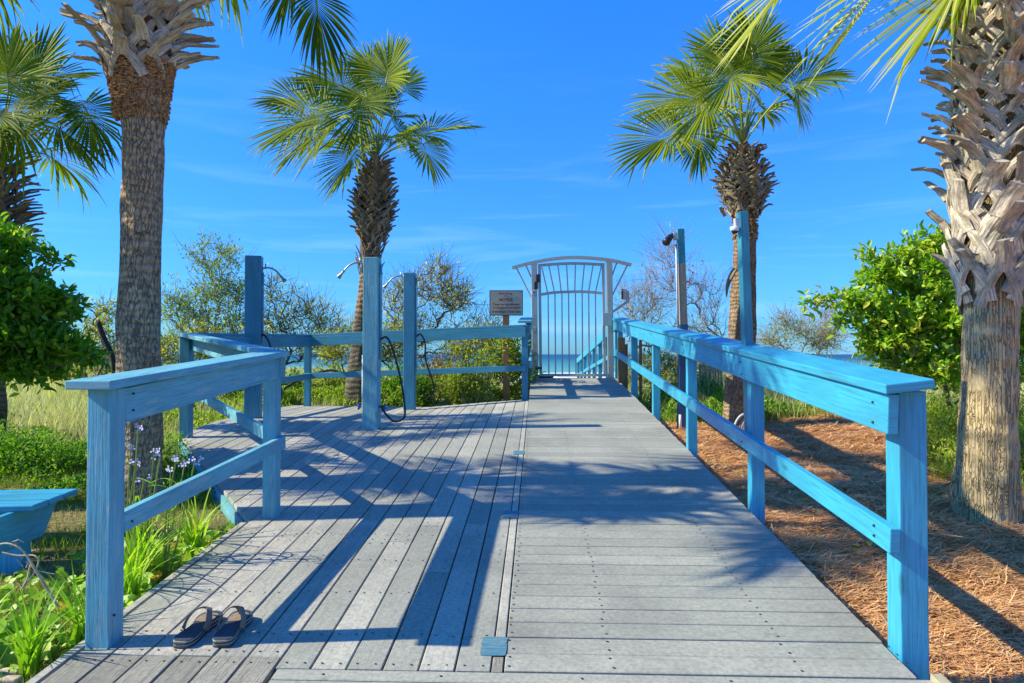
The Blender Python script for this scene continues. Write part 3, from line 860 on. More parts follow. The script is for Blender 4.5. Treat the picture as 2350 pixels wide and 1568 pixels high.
# ------------------------------------------------------------------ shower posts
def shower(base, top_h, w, label, side, arm_h, hose, extra, lean=0.0, rot=0.0, valve_h=None, pt='shaded_blue_paint'):
    """side: +1 shower arm to the right, -1 to the left"""
    t = thing('shower_post', label, 'shower', base, 'beach showers on blue posts')
    b_ = Vector(base)
    fx = Vector((math.cos(rot), math.sin(rot), 0)); fy = Vector((-math.sin(rot), math.cos(rot), 0))
    mb = MB(); mb.beam(b_ - UP * .02, b_ + UP * top_h, w, w, fy); mb.build('post', pt, t, .006)
    a0 = b_ + UP * arm_h + RT * side * w / 2 - fy * .01
    pts = spline([a0, a0 + RT * side * .09 + UP * .01, a0 + RT * side * .17 - UP * .025, a0 + RT * side * .225 - UP * .085], 6)
    mb = MB(); mb.tube(pts, .0105, 8); mb.tube([a0, a0 + RT * side * .012], .026, 10)
    mb.beam(a0 + RT * side * .04, a0 + RT * side * .05 + UP * .06, .012, .012)
    arm = mb.build('shower_arm', 'chrome', t, 0, True)
    e = pts[-1]; d = (pts[-1] - pts[-2]).normalized()
    mb = MB(); mb.tube([e - d * .01, e + d * .015, e + d * .035, e + d * .085, e + d * .095], [.012, .015, .013, .027, .023], 12)
    mb.build('shower_head', 'chrome', arm, 0, True)
    px_ = w / 2 + .018
    mb = MB(); p0 = b_ + RT * px_ - fy * .02
    mb.tube([p0 + UP * extra[0], p0 + UP * extra[1]], .014, 8)
    mb.tube([p0 + UP * extra[1], p0 + UP * (extra[1] + .03) - RT * .03], .016, 8)
    for hh in (extra[0] + .1, (extra[0] + extra[1]) / 2, extra[1] - .1): mb.tube([p0 + UP * hh, p0 + UP * (hh + .02)], .02, 8)
    mb.build('water_pipe', 'faded_blue_paint', t, 0, True)
    if hose:
        mb = MB(); mb.tube(spline([b_ + RT * h[0] + UP * h[1] - FW * (h[2] if len(h) > 2 else 0.05) for h in hose], 8), .0115, 8)
        mb.build('hose', 'black_rubber', t, 0, True)
    if valve_h:
        for sgn in (-1, 1):
            vb = b_ + RT * sgn * w / 2 + UP * valve_h
            mb = MB(); mb.tube([vb, vb + RT * sgn * .05], .013, 8); vv = mb.build('valve', 'brass', t, 0, True)
            mb = MB()
            for k in range(5):
                an = 2 * math.pi * k / 5
                mb.tube([vb + RT * sgn * .06, vb + RT * sgn * .06 + UP * .03 * math.sin(an) + FW * .03 * math.cos(an)], .011, 6)
            mb.tube([vb + RT * sgn * .045, vb + RT * sgn * .07], .02, 10)
            mb.build('valve_handle', 'blue_plastic', vv, 0, True)
    return t
s1 = ondeck(853, 984); s1.z = deckz(s1.x, s1.y)
t = shower(s1, 1.86, .165, 'tallest blue shower post in front, shower head to the left and long looping hose', -1, 1.80,
       [(.10, .97), (.17, .99), (.24, .85), (.33, .50), (.37, .18), (.33, .10), (.24, .09), (.15, .18), (.11, .25)], (.75, 1.78), valve_h=.24, pt='faded_blue_paint')
mb = MB(); mb.tube([s1 - RT * .093 - FW * .03 + UP * .03, s1 - RT * .093 - FW * .03 + UP * .80], .011, 8); mb.build('white_pipe', 'white_plastic', t, 0, True)
s2 = Vector((-3.43, 8.55, deckz(-3.3, 8.55)))
q = P(581, 958, 8.5); s2 = Vector((q.x, q.y, deckz(q.x, q.y)))
shower(s2, 1.97, .19, 'wide blue shower post at the left railing, shower head to the right', 1, 1.82,
       [(.11, .99), (.14, 1.01), (.20, .93), (.25, .75), (.32, .50), (.36, .30), (.30, .14), (.22, .18), (.18, .3)], (.9, 1.76), rot=.25)
q = P(940, 935, 9.75); s3 = Vector((q.x, q.y, deckz(q.x, q.y)))
t = shower(s3, 1.91, .155, 'slim blue shower post against the back railing, shower head to the left', -1, 1.86,
       [(.10, 1.02), (.16, 1.05), (.22, .93), (.23, .70), (.32, .42), (.35, .27), (.29, .18), (.20, .22), (.16, .30)], (.5, 1.84))

# ------------------------------------------------------------------ poles beside the ramp
PD = 8.5
t = thing('light_pole', 'weathered square pole with a black floodlight behind the right railing', 'pole', P(1563, 985, PD))
for nm, y0, y1_, x0, x1_, mt, w in (('pole_lower', 1010, 745, 1563, 1568.5, 'navy_paint', .092), ('pole_upper', 745, 605, 1568.5, 1564, 'grey_timber', .084), ('pole_top', 605, 526, 1564, 1561, 'teal_paint', .082)):
    mb = MB(); mb.beam(P(x0, y0, PD), P(x1_, y1_, PD), w, w, FW); mb.build(nm, mt, t, .004)
mb = MB(); mb.tube([P(1556, 760, PD - .03), P(1552, 560, PD - .03)], .014, 8); mb.build('conduit', 'conduit_grey', t, 0, True)
mb = MB(); mb.beam(P(1549, 551, PD), P(1549, 534, PD), .055, .07, FW); mb.build('junction_box', 'conduit_grey', t, .004)
a = P(1541, 541, PD - .03); c = P(1528, 557, PD - .12)
mb = MB(); d = (c - a).normalized(); mb.tube([P(1547, 541, PD), P(1542, 536, PD - .02), a], .012, 8); mb.tube([a, a + d * .02, c - d * .02, c], [.022, .036, .046, .048], 14); mb.build('floodlight', 'black_plastic', t, 0, True)
mb = MB(); mb.tube([P(1561, 984, PD - .3), P(1561, 952, PD - .3)], .016, 8); o = mb.build('stub_pipe', 'white_plastic', None, 0, True); tag(o, 'short white pipe standing in the pine straw by the light pole', 'pipe')
PD2 = 4.78
t = thing('camera_post', 'leaning teal post with a white dome camera, behind the right railing', 'post', P(1722, 1100, PD2))
mb = MB(); mb.beam(P(1723, 1000, PD2 + .02), P(1703, 487, PD2 + .02), .058, .085, FW, wb=.058, tb=.085); mb.build('post', 'teal_paint', t, .005)
mb = MB(); mb.beam(P(1691, 526, PD2 + .02), P(1691, 501, PD2 + .02), .035, .05, FW); mb.build('junction_box', 'conduit_grey', t, .004)
ct = P(1686, 524, PD2)
mb = MB(); mb.tube([ct + UP * .012, ct + UP * .008, ct - UP * .012, ct - UP * .02], [.020, .031, .031, .026], 20); dm = mb.build('camera_housing', 'white_plastic', t, 0, True)
mb = MB(); mb.sphere(ct - UP * .018, .023, 16, 8); mb.build('dome', 'black_plastic', dm, 0, True)
t = tag(MB(), '', None) if False else None
mb = MB()
for k in (0, 1):
    cpt = P(1712 + k * 9, 985, 8.25)
    mb.tube([cpt + RT * (-.15 * math.cos(u_)) * (1 - .25 * k) + UP * (.26 * math.sin(u_)) * (1 - .18 * k) - UP * .08 for u_ in np.linspace(-.3, math.pi + .3, 22)], .014, 8)
o = mb.build('conduit_loop', 'conduit_grey', None, 0, True); tag(o, 'two grey conduit loops rising from the ground by the palm trunk', 'conduit')

# ------------------------------------------------------------------ palms
def frond(parent, base, hub, axis, normal, R, n_=48, droop=.55, spread=2.15, wind=Vector((-.10, 0, 0)), sag=.5, seed=0, tone=.45, name='frond'):
    r = random.Random(seed * 7919 + 13)
    base = Vector(base); hub = Vector(hub); axis = Vector(axis).normalized(); normal = Vector(normal)
    normal = (normal - axis * normal.dot(axis)).normalized(); side = axis.cross(normal).normalized()
    mb = MB()
    L0 = (hub - base).length
    ctrl = (base + hub) / 2 + UP * L0 * .10 - axis * L0 * .08
    pts = [base * (1 - t) ** 2 + ctrl * 2 * t * (1 - t) + hub * t * t for t in np.linspace(0, 1, 9)]
    mb.tube(pts, [lerp(.024, .010, (k / 8) ** .6) for k in range(9)], 5, .5, 1, flat=.6)
    Lc = .36 * R
    def costa(u_): return hub + axis * (u_ * Lc) - UP * (sag * .5 * u_ * u_ * Lc) , (axis - UP * (sag * u_)).normalized()
    cp = [costa(u_)[0] for u_ in np.linspace(0, 1, 5)]
    mb.tube(cp, [.010, .009, .007, .005, .003], 4, .6, 1)
    dth = 2 * spread / n_
    ts = [0, .18, .36, .52, .66, .80, .91, 1.0]
    for k in range(n_):
        th = -spread + dth * (k + .5); u_ = 1 - abs(th) / spread
        o_, tan = costa(u_ ** 1.1 * .95)
        dr = (tan * math.cos(th) + side * math.sin(th) + normal * (.30 * abs(math.sin(th)))).normalized()
        L = R * (.60 + .40 * u_ ** .7) * r.uniform(.90, 1.06)
        dd_ = droop * r.uniform(.6, 1.45); wv = wind * r.uniform(.3, 1.6); jit = Vector((r.uniform(-1, 1), r.uniform(-1, 1), r.uniform(-1, 1))) * .05
        kink = r.random() < .09; kt = r.uniform(.55, .8)
        pln = normal.cross(dr); pln = (pln - dr * pln.dot(dr)).normalized()
        vr = min(1, max(0, tone + r.uniform(-.3, .3)))
        i = len(mb.v); prevp = None
        for t in ts:
            p = o_ + dr * (L * t) - UP * (dd_ * L * .55 * t ** 2.6) + (wv + jit) * (L * t * t)
            if kink and t > kt: p = p - UP * (L * (t - kt) * .9) - dr * (L * (t - kt) * .45)
            hw = min(L * t * math.tan(dth / 2) * 1.03, L * .60 * math.tan(dth / 2) * 1.04) + .0015
            if t > .58: hw *= max(.05, 1 - ((t - .58) / .42) ** 1.2)
            mb.v += [p - pln * hw, p + normal * hw * .45, p + pln * hw]
        for q in range(len(ts) - 1):
            a = i + q * 3
            tv = vr + (.30 if q >= 5 and r.random() < .5 else 0)
            mb.face([a, a + 1, a + 4, a + 3], None, min(1, tv)); mb.face([a + 1, a + 2, a + 5, a + 4], None, min(1, tv))
    return mb.build(name, ['palm_green', 'petiole_green'], parent)

def leaf_px(parent, crown, d, hub, tip, R, dd=0.0, tdd=0.0, up=(0, 0, 1), seed=0, **k):
    """frond whose hub and heading are read off the photograph; dd, tdd: metres nearer (negative) or farther"""
    R = R * .92; k.setdefault('droop', .4); k['droop'] *= .48; k.setdefault('sag', .34)
    h = P(hub[0], hub[1], d + dd); tp = P(tip[0], tip[1], d + dd + tdd)
    ax = (tp - h)
    nv = Vector(up)
    frond(parent, crown, h, ax, nv, R, seed=seed, **k)

def trunk(parent, pts, radii, mat, seg=44, rough=.010, step=.022, name='trunk', ringamp=.004, ringp=.055, lap=0.0):
    """tapered, slightly uneven palm trunk"""
    sp_pts = spline(pts, 24)
    n0 = len(pts) - 1
    cum = [0]
    for k in range(1, len(sp_pts)): cum.append(cum[-1] + (sp_pts[k] - sp_pts[k - 1]).length)
    Lt = cum[-1]; rows = int(Lt / step)
    V_ = []; k = 0
    for j in range(rows + 1):
        s_ = Lt * j / rows
        while k < len(cum) - 2 and cum[k + 1] < s_: k += 1
        f_ = (s_ - cum[k]) / max(1e-6, cum[k + 1] - cum[k])
        c = sp_pts[k].lerp(sp_pts[k + 1], f_)
        g_ = (k + f_) / 24; gi = min(int(g_), n0 - 1); rr_ = lerp(radii[gi], radii[gi + 1], sstep(0, 1, g_ - gi))
        for i in range(seg):
            a = 2 * math.pi * i / seg; dv = Vector((math.cos(a), math.sin(a), 0))
            nz = noise.noise(Vector((dv.x * 2.2, dv.y * 2.2, c.z * 3))) * rough * 1.4 + noise.noise(Vector((dv.x * 9, dv.y * 9, c.z * 4))) * rough
            saw = ((c.z + .02 * noise.noise(Vector((dv.x, dv.y, c.z)))) / ringp) % 1.0
            V_.append(c + dv * (rr_ + nz + ringamp * (saw - .5)))
    F_ = [(j * seg + i, j * seg + (i + 1) % seg, (j + 1) * seg + (i + 1) % seg, (j + 1) * seg + i) for j in range(rows) for i in range(seg)]
    return link(name, mesh_np(name, np.array([tuple(v) for v in V_]), np.array(F_), 4, smooth=True), mat, parent)

def ribbon(mb, pts, ws, ths, nrms, var):
    """strap with thickness through pts; nrms are its outward normals"""
    i = len(mb.v); o = random.random() * 9
    for k, p in enumerate(pts):
        d = (pts[min(k + 1, len(pts) - 1)] - pts[max(0, k - 1)]).normalized(); nn = nrms[k]
        sd = d.cross(nn).normalized(); n2 = sd.cross(d).normalized()
        a, c = sd * ws[k] / 2, n2 * ths[k] / 2
        mb.v += [p - a - c * .2, p - a * .55 + c * .75, p + c, p + a * .55 + c * .75, p + a - c * .2, p - c]
    L = 0
    for k in range(len(pts) - 1):
        l2 = L + (pts[k + 1] - pts[k]).length
        for q in range(6):
            q2 = (q + 1) % 6
            mb.face([i + k * 6 + q, i + k * 6 + q2, i + k * 6 + 6 + q2, i + k * 6 + 6 + q], [(o + L, q / 6 * .1), (o + L, (q + 1) / 6 * .1), (o + l2, (q + 1) / 6 * .1), (o + l2, q / 6 * .1)], var)
        L = l2
    mb.face([i + q for q in range(6)][::-1], None, var); e = i + (len(pts) - 1) * 6
    mb.face([e + q for q in range(6)], None, var)
def boots(parent, cfun, rfun, z0, z1, dzr, per, width, stub, mat, seed, thick=.018, rise=.6, legs=.22, spreadl=.55, shaggy=0.0, name='leaf_bases', skew=1.0):
    """old leaf bases: inverted Y straps set in a spiral"""
    r = random.Random(seed); mb = MB(); z = z0; k = 0
    while z < z1:
        for j in range(per):
            ph = 2 * math.pi * (j + .5 * (k % 2)) / per + k * .35 + r.uniform(-.14, .14); zz = z + r.uniform(-.45, .45) * dzr
            rr_ = rfun(zz)
            def pt(a, zq, rq): return cfun(zq) + Vector((math.cos(a), math.sin(a), 0)) * rq
            def nr(a): return Vector((math.cos(a), math.sin(a), 0))
            sl = stub * r.uniform(.5, 1.4); w = width * r.uniform(.75, 1.2); vr = r.random(); tw = r.uniform(-.3, .3); lift = r.uniform(0, .045)
            an = rise * r.uniform(.7, 1.3); rad = nr(ph + tw)
            e0 = pt(ph, zz + .01, rr_ + .05 + lift)
            for s_ in (-1, 1):
                aa = [ph + s_ * spreadl * r.uniform(.85, 1.15), ph + s_ * spreadl * .72, ph + s_ * spreadl * .38, ph + s_ * .05]
                hh = [zz - legs, zz - legs * .62, zz - legs * .26, zz]
                ro = [.006, .022, .04, .05]
                pts = [pt(aa[q], hh[q], rr_ + ro[q] + lift) for q in range(4)]
                ribbon(mb, pts, [w * .85, w * .72, w * .66, w * .6], [thick * .8, thick, thick * 1.1, thick * 1.1], [nr(a_) for a_ in aa], vr)
            tn = nr(ph + 1.5708) * r.uniform(-.75, .75) * skew
            dv = (rad * math.cos(an) + UP * math.sin(an) + tn).normalized()
            e1 = e0 + dv * sl * .33; e2 = e0 + dv * sl * .68 + UP * r.uniform(-.008, .008); e3 = e0 + dv * sl + UP * r.uniform(-.02, .01)
            nn2 = (UP * math.cos(an) - rad * math.sin(an) + rad * .35 + tn * r.uniform(-.8, .8)).normalized()
            ribbon(mb, [e0 - UP * .04 - rad * .01, e1, e2, e3], [w * 1.05, w, w * .92, w * r.uniform(.72, .95)], [thick * 1.7, thick * 1.4, thick * 1.1, thick * .8], [nn2] * 4, vr)
        z += dzr; k += 1
    return mb.build(name, mat, parent)

def crown_random(parent, c, n_, pet, R, seed, az0=0, az1=2 * math.pi, el=(-.35, 1.2), **k):
    r = random.Random(seed)
    for i in range(n_):
        az = lerp(az0, az1, (i + r.uniform(.1, .9)) / n_); e = lerp(el[0], el[1], r.random() ** .9)
        d = Vector((math.cos(az) * math.cos(e), math.sin(az) * math.cos(e), math.sin(e)))
        L = pet * r.uniform(.8, 1.15)
        hub = Vector(c) + d * L - UP * L * .12
        ax = (d + Vector((0, 0, -.35))).normalized()
        frond(parent, Vector(c) + d * .08, hub, ax, UP + d * .2, R * r.uniform(.85, 1.1), seed=seed * 100 + i, **k)

# palm beside the left railing
DA = 5.25
ga = onground(318, 1165)
pa = thing('palm_tree', 'thick grey-brown palm trunk behind the left railing, whitish leaf bases at its top', 'palm tree', P(322, 1160, DA), 'cabbage palms around the boardwalk')
ptsA = [P(322, 1200, DA), P(322, 1000, DA), P(318, 820, DA), P(323, 560, DA), P(330, 330, DA), P(323, 190, DA), P(323, 60, DA), P(323, -110, DA)]
w = lambda px: px / 2 / 1600 * DA / 1.12
trunk(pa, ptsA, [w(104), w(102), w(104), w(93), w(96), w(134), w(120), w(110)], 'bark_grey_brown', 60, .009, .016, ringamp=.0015)
def cA(z):
    t = (z - P(323, 190, DA).z) / (P(323, -110, DA).z - P(323, 190, DA).z); return Vector((lerp(P(323, 190, DA).x, P(323, -110, DA).x, t), lerp(P(323, 190, DA).y, P(323, -110, DA).y, t), z))
zb = P(323, 150, DA).z
boots(pa, cA, lambda z: w(118), zb + .04, P(323, -230, DA).z, .085, 8, .085, .27, 'boot_pale', 3, .026, .22, .16, .60)
# ragged fibrous collar below the leaf bases
r_ = random.Random(5); mb = MB()
for k in range(1700):
    a = r_.uniform(0, 6.283); z = zb - r_.random() ** 1.5 * .42; c = cA(z); rr0 = w(lerp(142, 108, min(1, (zb - z) / .40))) + .004
    d = Vector((math.cos(a), math.sin(a), 0)); p = c + d * rr0
    mb.beam(p, p + d * r_.uniform(.010, .034) + UP * r_.uniform(-.02, .03), r_.uniform(.012, .035), .008, d, r_.random())
mb.build('fibre_collar', 'palm_fibre', pa)
cc = P(323, -250, DA)
leaf_px(pa, cc, DA, (724, -10), (742, 110), .47, -.1, .10, (.4, -.75, .5), 11, spread=1.45, droop=1.3, sag=.2, n_=30, tone=.12, wind=Vector((.06, 0, 0)))
leaf_px(pa, cc, DA, (680, -70), (640, 20), .40, .15, .10, (.2, -.75, .5), 15, spread=1.2, droop=1.5, sag=.3, n_=26, tone=.15)
leaf_px(pa, cc, DA, (560, -320), (700, -300), .85, .5, .2, (0, 0, 1), 14)
crown_random(pa, cc, 14, 1.15, .80, 21, el=(.35, 1.25))

# palm at the right edge
DR = 4.85
pr = thing('palm_tree', 'big palm at the right edge, covered in criss-crossed pale leaf bases', 'palm tree', P(2278, 1200, DR), 'cabbage palms around the boardwalk')
w = lambda px: px / 2 / 1600 * DR / 1.17
ptsR = [P(2262, 1260, DR), P(2262, 1170, DR), P(2268, 950, DR), P(2276, 700, DR), P(2290, 500, DR), P(2298, 200, DR), P(2300, -150, DR)]
trunk(pr, ptsR, [w(190), w(158), w(134), w(126), w(140), w(150), w(150)], 'bark_tan', 64, .010, .016, ringamp=.001)
def cR(z):
    z0, z1 = P(0, 700, DR).z, P(0, -150, DR).z
    t = (z - z0) / (z1 - z0); a, c = P(2276, 700, DR), P(2300, -150, DR); return Vector((lerp(a.x, c.x, t), lerp(a.y, c.y, t), z))
zR = P(0, 640, DR).z
boots(pr, cR, lambda z: w(lerp(128, 164, sstep(zR, zR + .9, z))), zR + .06, zR + .78, .125, 7, .125, .17, 'boot_pale', 33, .034, .95, .26, .60, skew=.6)
boots(pr, cR, lambda z: w(lerp(128, 164, sstep(zR, zR + .9, z))), zR + .78, P(0, -200, DR).z, .085, 8, .080, .19, 'boot_pale', 37, .026, .38, .15, .55, name='upper_leaf_bases')
cc = P(2300, -220, DR)
leaf_px(pr, cc, DR, (2235, -85), (2060, 85), .84, -.35, -.1, (-.2, -.5, .8), 41, droop=.35, spread=1.0, n_=40, tone=.72, wind=Vector((-.12, 0, -.05)))
leaf_px(pr, cc, DR, (2090, -120), (1965, 10), .90, .2, .1, (-.2, -.3, .9), 42, droop=.5, spread=1.8, tone=.7)
leaf_px(pr, cc, DR, (1870, -115), (1760, -10), .80, .1, .1, (-.1, -.5, .9), 43, droop=.5, spread=1.8, tone=.8)
leaf_px(pr, cc, DR, (2250, -60), (2170, 30), .50, -.35, -.1, (-.2, -.5, .8), 44, droop=.4, spread=1.2, tone=.5, n_=30)
crown_random(pr, cc, 12, 1.1, .8, 51, el=(.5, 1.3))

# palm left of the middle
DM = 11.0
pm = thing('palm_tree', 'leaning palm behind the back railing, left of the middle, shaggy brown collar', 'palm tree', P(828, 935, DM), 'cabbage palms around the boardwalk')
w = lambda px: px / 2 / 1600 * DM
trunk(pm, [P(826, 965, DM), P(828, 900, DM), P(832, 780, DM), P(844, 650, DM), P(852, 560, DM), P(858, 450, DM), P(862, 365, DM)],
      [w(98), w(72), w(50), w(38), w(38), w(62), w(28)], 'bark_dark', 36, .012, .03, ringamp=.012, ringp=.09)
def c_of(a, c):
    return lambda z: Vector((lerp(a.x, c.x, (z - a.z) / (c.z - a.z)), lerp(a.y, c.y, (z - a.z) / (c.z - a.z)), z))
a, c = P(854, 540, DM), P(862, 365, DM); zm0, zm1 = a.z, c.z
boots(pm, c_of(a, c), lambda z: w(lerp(38, 62, sstep(zm0, zm0 + .35, z)) * lerp(1, .35, sstep(zm0 + .45, zm1, z))), zm0, zm1, .058, 9, .062, .13, 'boot_brown', 61, .026, .55, .10, .45)
a2, c2 = P(848, 610, DM), P(854, 540, DM)
boots(pm, c_of(a2, c2), lambda z: w(36), a2.z, c2.z, .10, 5, .05, .10, 'boot_brown', 62, .015, 1.2, .14, .4, name='loose_leaf_bases')
cc = P(862, 368, DM)
L_ = [((745, 262), (610, 285), .98, -.2, 0, (0, -.9, .6)), ((800, 215), (700, 120), .95, .2, .2, (0, -.8, .6)), ((885, 190), (905, 85), .80, .1, .1, (-.3, -1, .1)),
      ((835, 225), (800, 330), .85, -.6, -.5, (0, -.6, .8)), ((965, 315), (1075, 260), .92, 0, .1, (0, -.5, .9)), ((970, 330), (1020, 420), .62, -.3, -.3, (.4, -.5, .7)),
      ((820, 345), (740, 430), .72, -.4, -.3, (-.3, -.8, .5)), ((880, 250), (850, 200), .7, .3, .3, (0, -1, .5)), ((905, 290), (950, 330), .6, .3, .3, (.3, -.6, .7)),
      ((850, 260), (830, 170), .75, .5, .3, (0, -1, .3)), ((780, 260), (690, 350), .9, -.5, -.4, (-.2, -.5, .9)), ((900, 270), (960, 240), .6, .5, .6, (0, -1, .7)), ((845, 300), (800, 340), .55, .3, .4, (0, -1, .7)),
      ((925, 210), (925, 120), .6, .3, .2, (.4, -1, .1)), ((700, 235), (610, 200), .72, .1, .1, (0, -.9, .5)), ((730, 300), (650, 345), .75, -.2, -.1, (0, -.8, .7)), ((860, 180), (830, 90), .7, .2, .2, (0, -1, .2))]
for i, (h, tp, R_, dd_, tdd, upv) in enumerate(L_):
    leaf_px(pm, cc, DM, h, tp, R_ * 1.08, dd_, tdd, upv, 70 + i, droop=.42, wind=Vector((-.06, 0, 0)), tone=random.Random(i).uniform(.2, .6))
crown_random(pm, cc, 4, .7, .75, 90, .3, 2.8, el=(.75, 1.2))

# palm right of the gate
DN = 8.7
pn = thing('palm_tree', 'palm right of the gate with straight brown trunk and round full crown', 'palm tree', P(1700, 965, DN), 'cabbage palms around the boardwalk')
w = lambda px: px / 2 / 1600 * DN
trunk(pn, [P(1698, 1010, DN), P(1698, 930, DN), P(1703, 780, DN), P(1708, 600, DN), P(1710, 500, DN), P(1707, 440, DN), P(1705, 335, DN)],
      [w(90), w(72), w(62), w(50), w(48), w(66), w(34)], 'bark_brown', 44, .010, .022, ringamp=.003)
a, c = P(1710, 482, DN), P(1705, 335, DN); zn0, zn1 = a.z, c.z
boots(pn, c_of(a, c), lambda z: w(lerp(50, 76, sstep(zn0, zn0 + .28, z)) * lerp(1, .42, sstep(zn0 + .35, zn1, z))), zn0 + .02, zn1, .052, 9, .052, .11, 'boot_brown', 101, .020, .50, .09, .5)
mb = MB(); r_ = random.Random(8)
for k in range(500):
    zz = lerp(P(0, 545, DN).z, zn0 + .03, r_.random()); a_ = r_.uniform(0, 6.283); d = Vector((math.cos(a_), math.sin(a_), 0)); q = c_of(P(1710, 545, DN), P(1710, 470, DN))(zz) + d * w(50)
    mb.beam(q, q + d * r_.uniform(.01, .03) + UP * r_.uniform(-.05, .02), .02, .005, d, r_.random())
mb.build('fibre_collar', 'palm_fibre', pn)
mb = MB(); q = spline([P(1692, 608, DN - .16), P(1680, 630, DN - .2), P(1670, 655, DN - .2), P(1667, 682, DN - .18)], 5)
mb.tube(q, [.01, .03, .042, .048, .05, .05, .05, .046, .042, .038, .034, .030, .026, .022, .016, .008], 8, .3, flat=.4); mb.build('dead_leaf_base', 'boot_brown', pn, 0, True)
mb = MB(); q = spline([P(1672, 462, DN - .1), P(1663, 470, DN - .1), P(1660, 482, DN - .1), P(1652, 486, DN - .1)], 4); mb.tube(q, .006, 5); mb.beam(P(1653, 476, DN - .1), P(1664, 497, DN - .1), .045, .012, FW); mb.build('hanging_leaf_base', 'boot_brown', pn)
cc = P(1705, 336, DN)
L_ = [((1556, 308), (1420, 335), .80, -.3, -.1, (0, -.9, .6)), ((1600, 296), (1610, 400), .55, .2, .0, (-.3, -.8, .6)), ((1612, 225), (1470, 215), .80, .0, .1, (0, -1, .45)),
      ((1650, 205), (1560, 110), .85, .2, .3, (0, -1, .4)), ((1640, 225), (1565, 285), .74, -.6, -.3, (-.1, -.8, .6)), ((1728, 135), (1715, 20), .75, .1, .1, (-.1, -1, .1)),
      ((1680, 160), (1625, 40), .80, .3, .2, (0, -1, .3)), ((1818, 195), (1940, 120), .82, 0, .1, (-.1, -.8, .6)), ((1822, 203), (1850, 300), .5, -.1, .0, (.5, -.6, .5)),
      ((1757, 190), (1860, 215), .6, .4, .4, (.1, -.9, .6)), ((1735, 165), (1800, 60), .75, .1, .2, (.1, -1, .2)), ((1740, 240), (1790, 270), .5, .6, .5, (.2, -1, .6)),
      ((1690, 170), (1640, 200), .7, -.6, -.3, (0, -1, .5)), ((1740, 180), (1770, 130), .6, .5, .4, (0, -1, .4)), ((1700, 180), (1760, 110), .7, .6, .4, (0, -1, .4))]
for i, (h, tp, R_, dd_, tdd, upv) in enumerate(L_):
    leaf_px(pn, cc, DN, h, tp, R_, dd_, tdd, upv, 110 + i, droop=.38, wind=Vector((-.07, 0, 0)), tone=random.Random(i + 50).uniform(.2, .6))
crown_random(pn, cc, 3, .7, .7, 130, .6, 2.5, el=(.8, 1.2))

# palm at the left edge
DL = 7.6
pl = thing('palm_tree', 'palm half out of the picture at the left edge, above the dark shrub', 'palm tree', P(-18, 1000, DL), 'cabbage palms around the boardwalk')
w = lambda px: px / 2 / 1600 * DL / 1.2
trunk(pl, [P(-18, 1060, DL), P(-18, 800, DL), P(-18, 560, DL), P(-14, 470, DL), P(-10, 360, DL)], [w(70), w(60), w(62), w(76), w(40)], 'bark_dark', 36, .012, .03)
a, c = P(-18, 570, DL), P(-10, 360, DL); zl0, zl1 = a.z, c.z
boots(pl, c_of(a, c), lambda z: w(lerp(96, 60, sstep(zl0 + .2, zl1, z))), zl0, zl1, .065, 9, .06, .22, 'boot_brown', 141, .020, .30, .10, .5)
cc = P(-6, 372, DL)
L_ = [((105, 275), (235, 340), .75, 0, .0, (0, -.5, .9)), ((190, 240), (250, 330), .62, .1, .0, (.2, -.7, .7)), ((60, 200), (110, 70), .85, .2, .1, (0, -1, .2)), ((20, 210), (10, 60), .85, 0, 0, (.2, -1, .1)),
      ((85, 190), (200, 130), .70, .4, .3, (0, -1, .5)), ((120, 220), (180, 270), .6, .5, .3, (0, -.8, .8)), ((30, 260), (50, 330), .75, -.4, -.3, (0, -.6, .8)), ((-60, 240), (-150, 200), .8, 0, 0, (0, -1, .5)),
      ((60, 240), (140, 160), .7, .0, .3, (0, -1, .4)), ((10, 250), (-40, 330), .7, -.5, -.3, (0, -.6, .8)), ((-70, 290), (-170, 330), .8, 0, 0, (0, -.8, .7)), ((40, 160), (60, 90), .7, .5, .3, (0, -1, .3))]
for i, (h, tp, R_, dd_, tdd, upv) in enumerate(L_):
    leaf_px(pl, cc, DL, h, tp, R_, dd_, tdd, upv, 150 + i, droop=.6, wind=Vector((-.06, 0, 0)), tone=random.Random(i + 90).uniform(.2, .6))
crown_random(pl, cc, 6, .8, .75, 170, .3, 5.9, el=(.3, 1.1))

# two more palms of the row, left of the picture, whose crowns shade the deck
for k, (x, y, hz, pet_, R_) in enumerate(((-4.1, 4.3, 4.25, .68, .62), (-5.2, 5.0, 3.9, .5, .52))):
    g0 = ground(x, y)
    po = thing('palm_tree', ['palm just left of the picture beside the bench, its crown shading the ramp', 'smaller palm left of the picture behind the bench, its crown shading the platform'][k], 'palm tree', (x, y, g0), 'cabbage palms around the boardwalk')
    trunk(po, [Vector((x, y, g0 - .1)), Vector((x, y, 1.5)), Vector((x, y, hz - .3)), Vector((x, y, hz))], [.2, .16, .15, .10], 'bark_brown', 24, .01, .04)
    boots(po, lambda z: Vector((x, y, z)), lambda z: .15, hz - .6, hz, .10, 7, .07, .17, 'boot_brown', 400 + k, .026, .38, .2, .6)
    crown_random(po, Vector((x, y, hz)), 12 if k == 0 else 9, pet_, R_, 500 + k, el=(.0, 1.1))

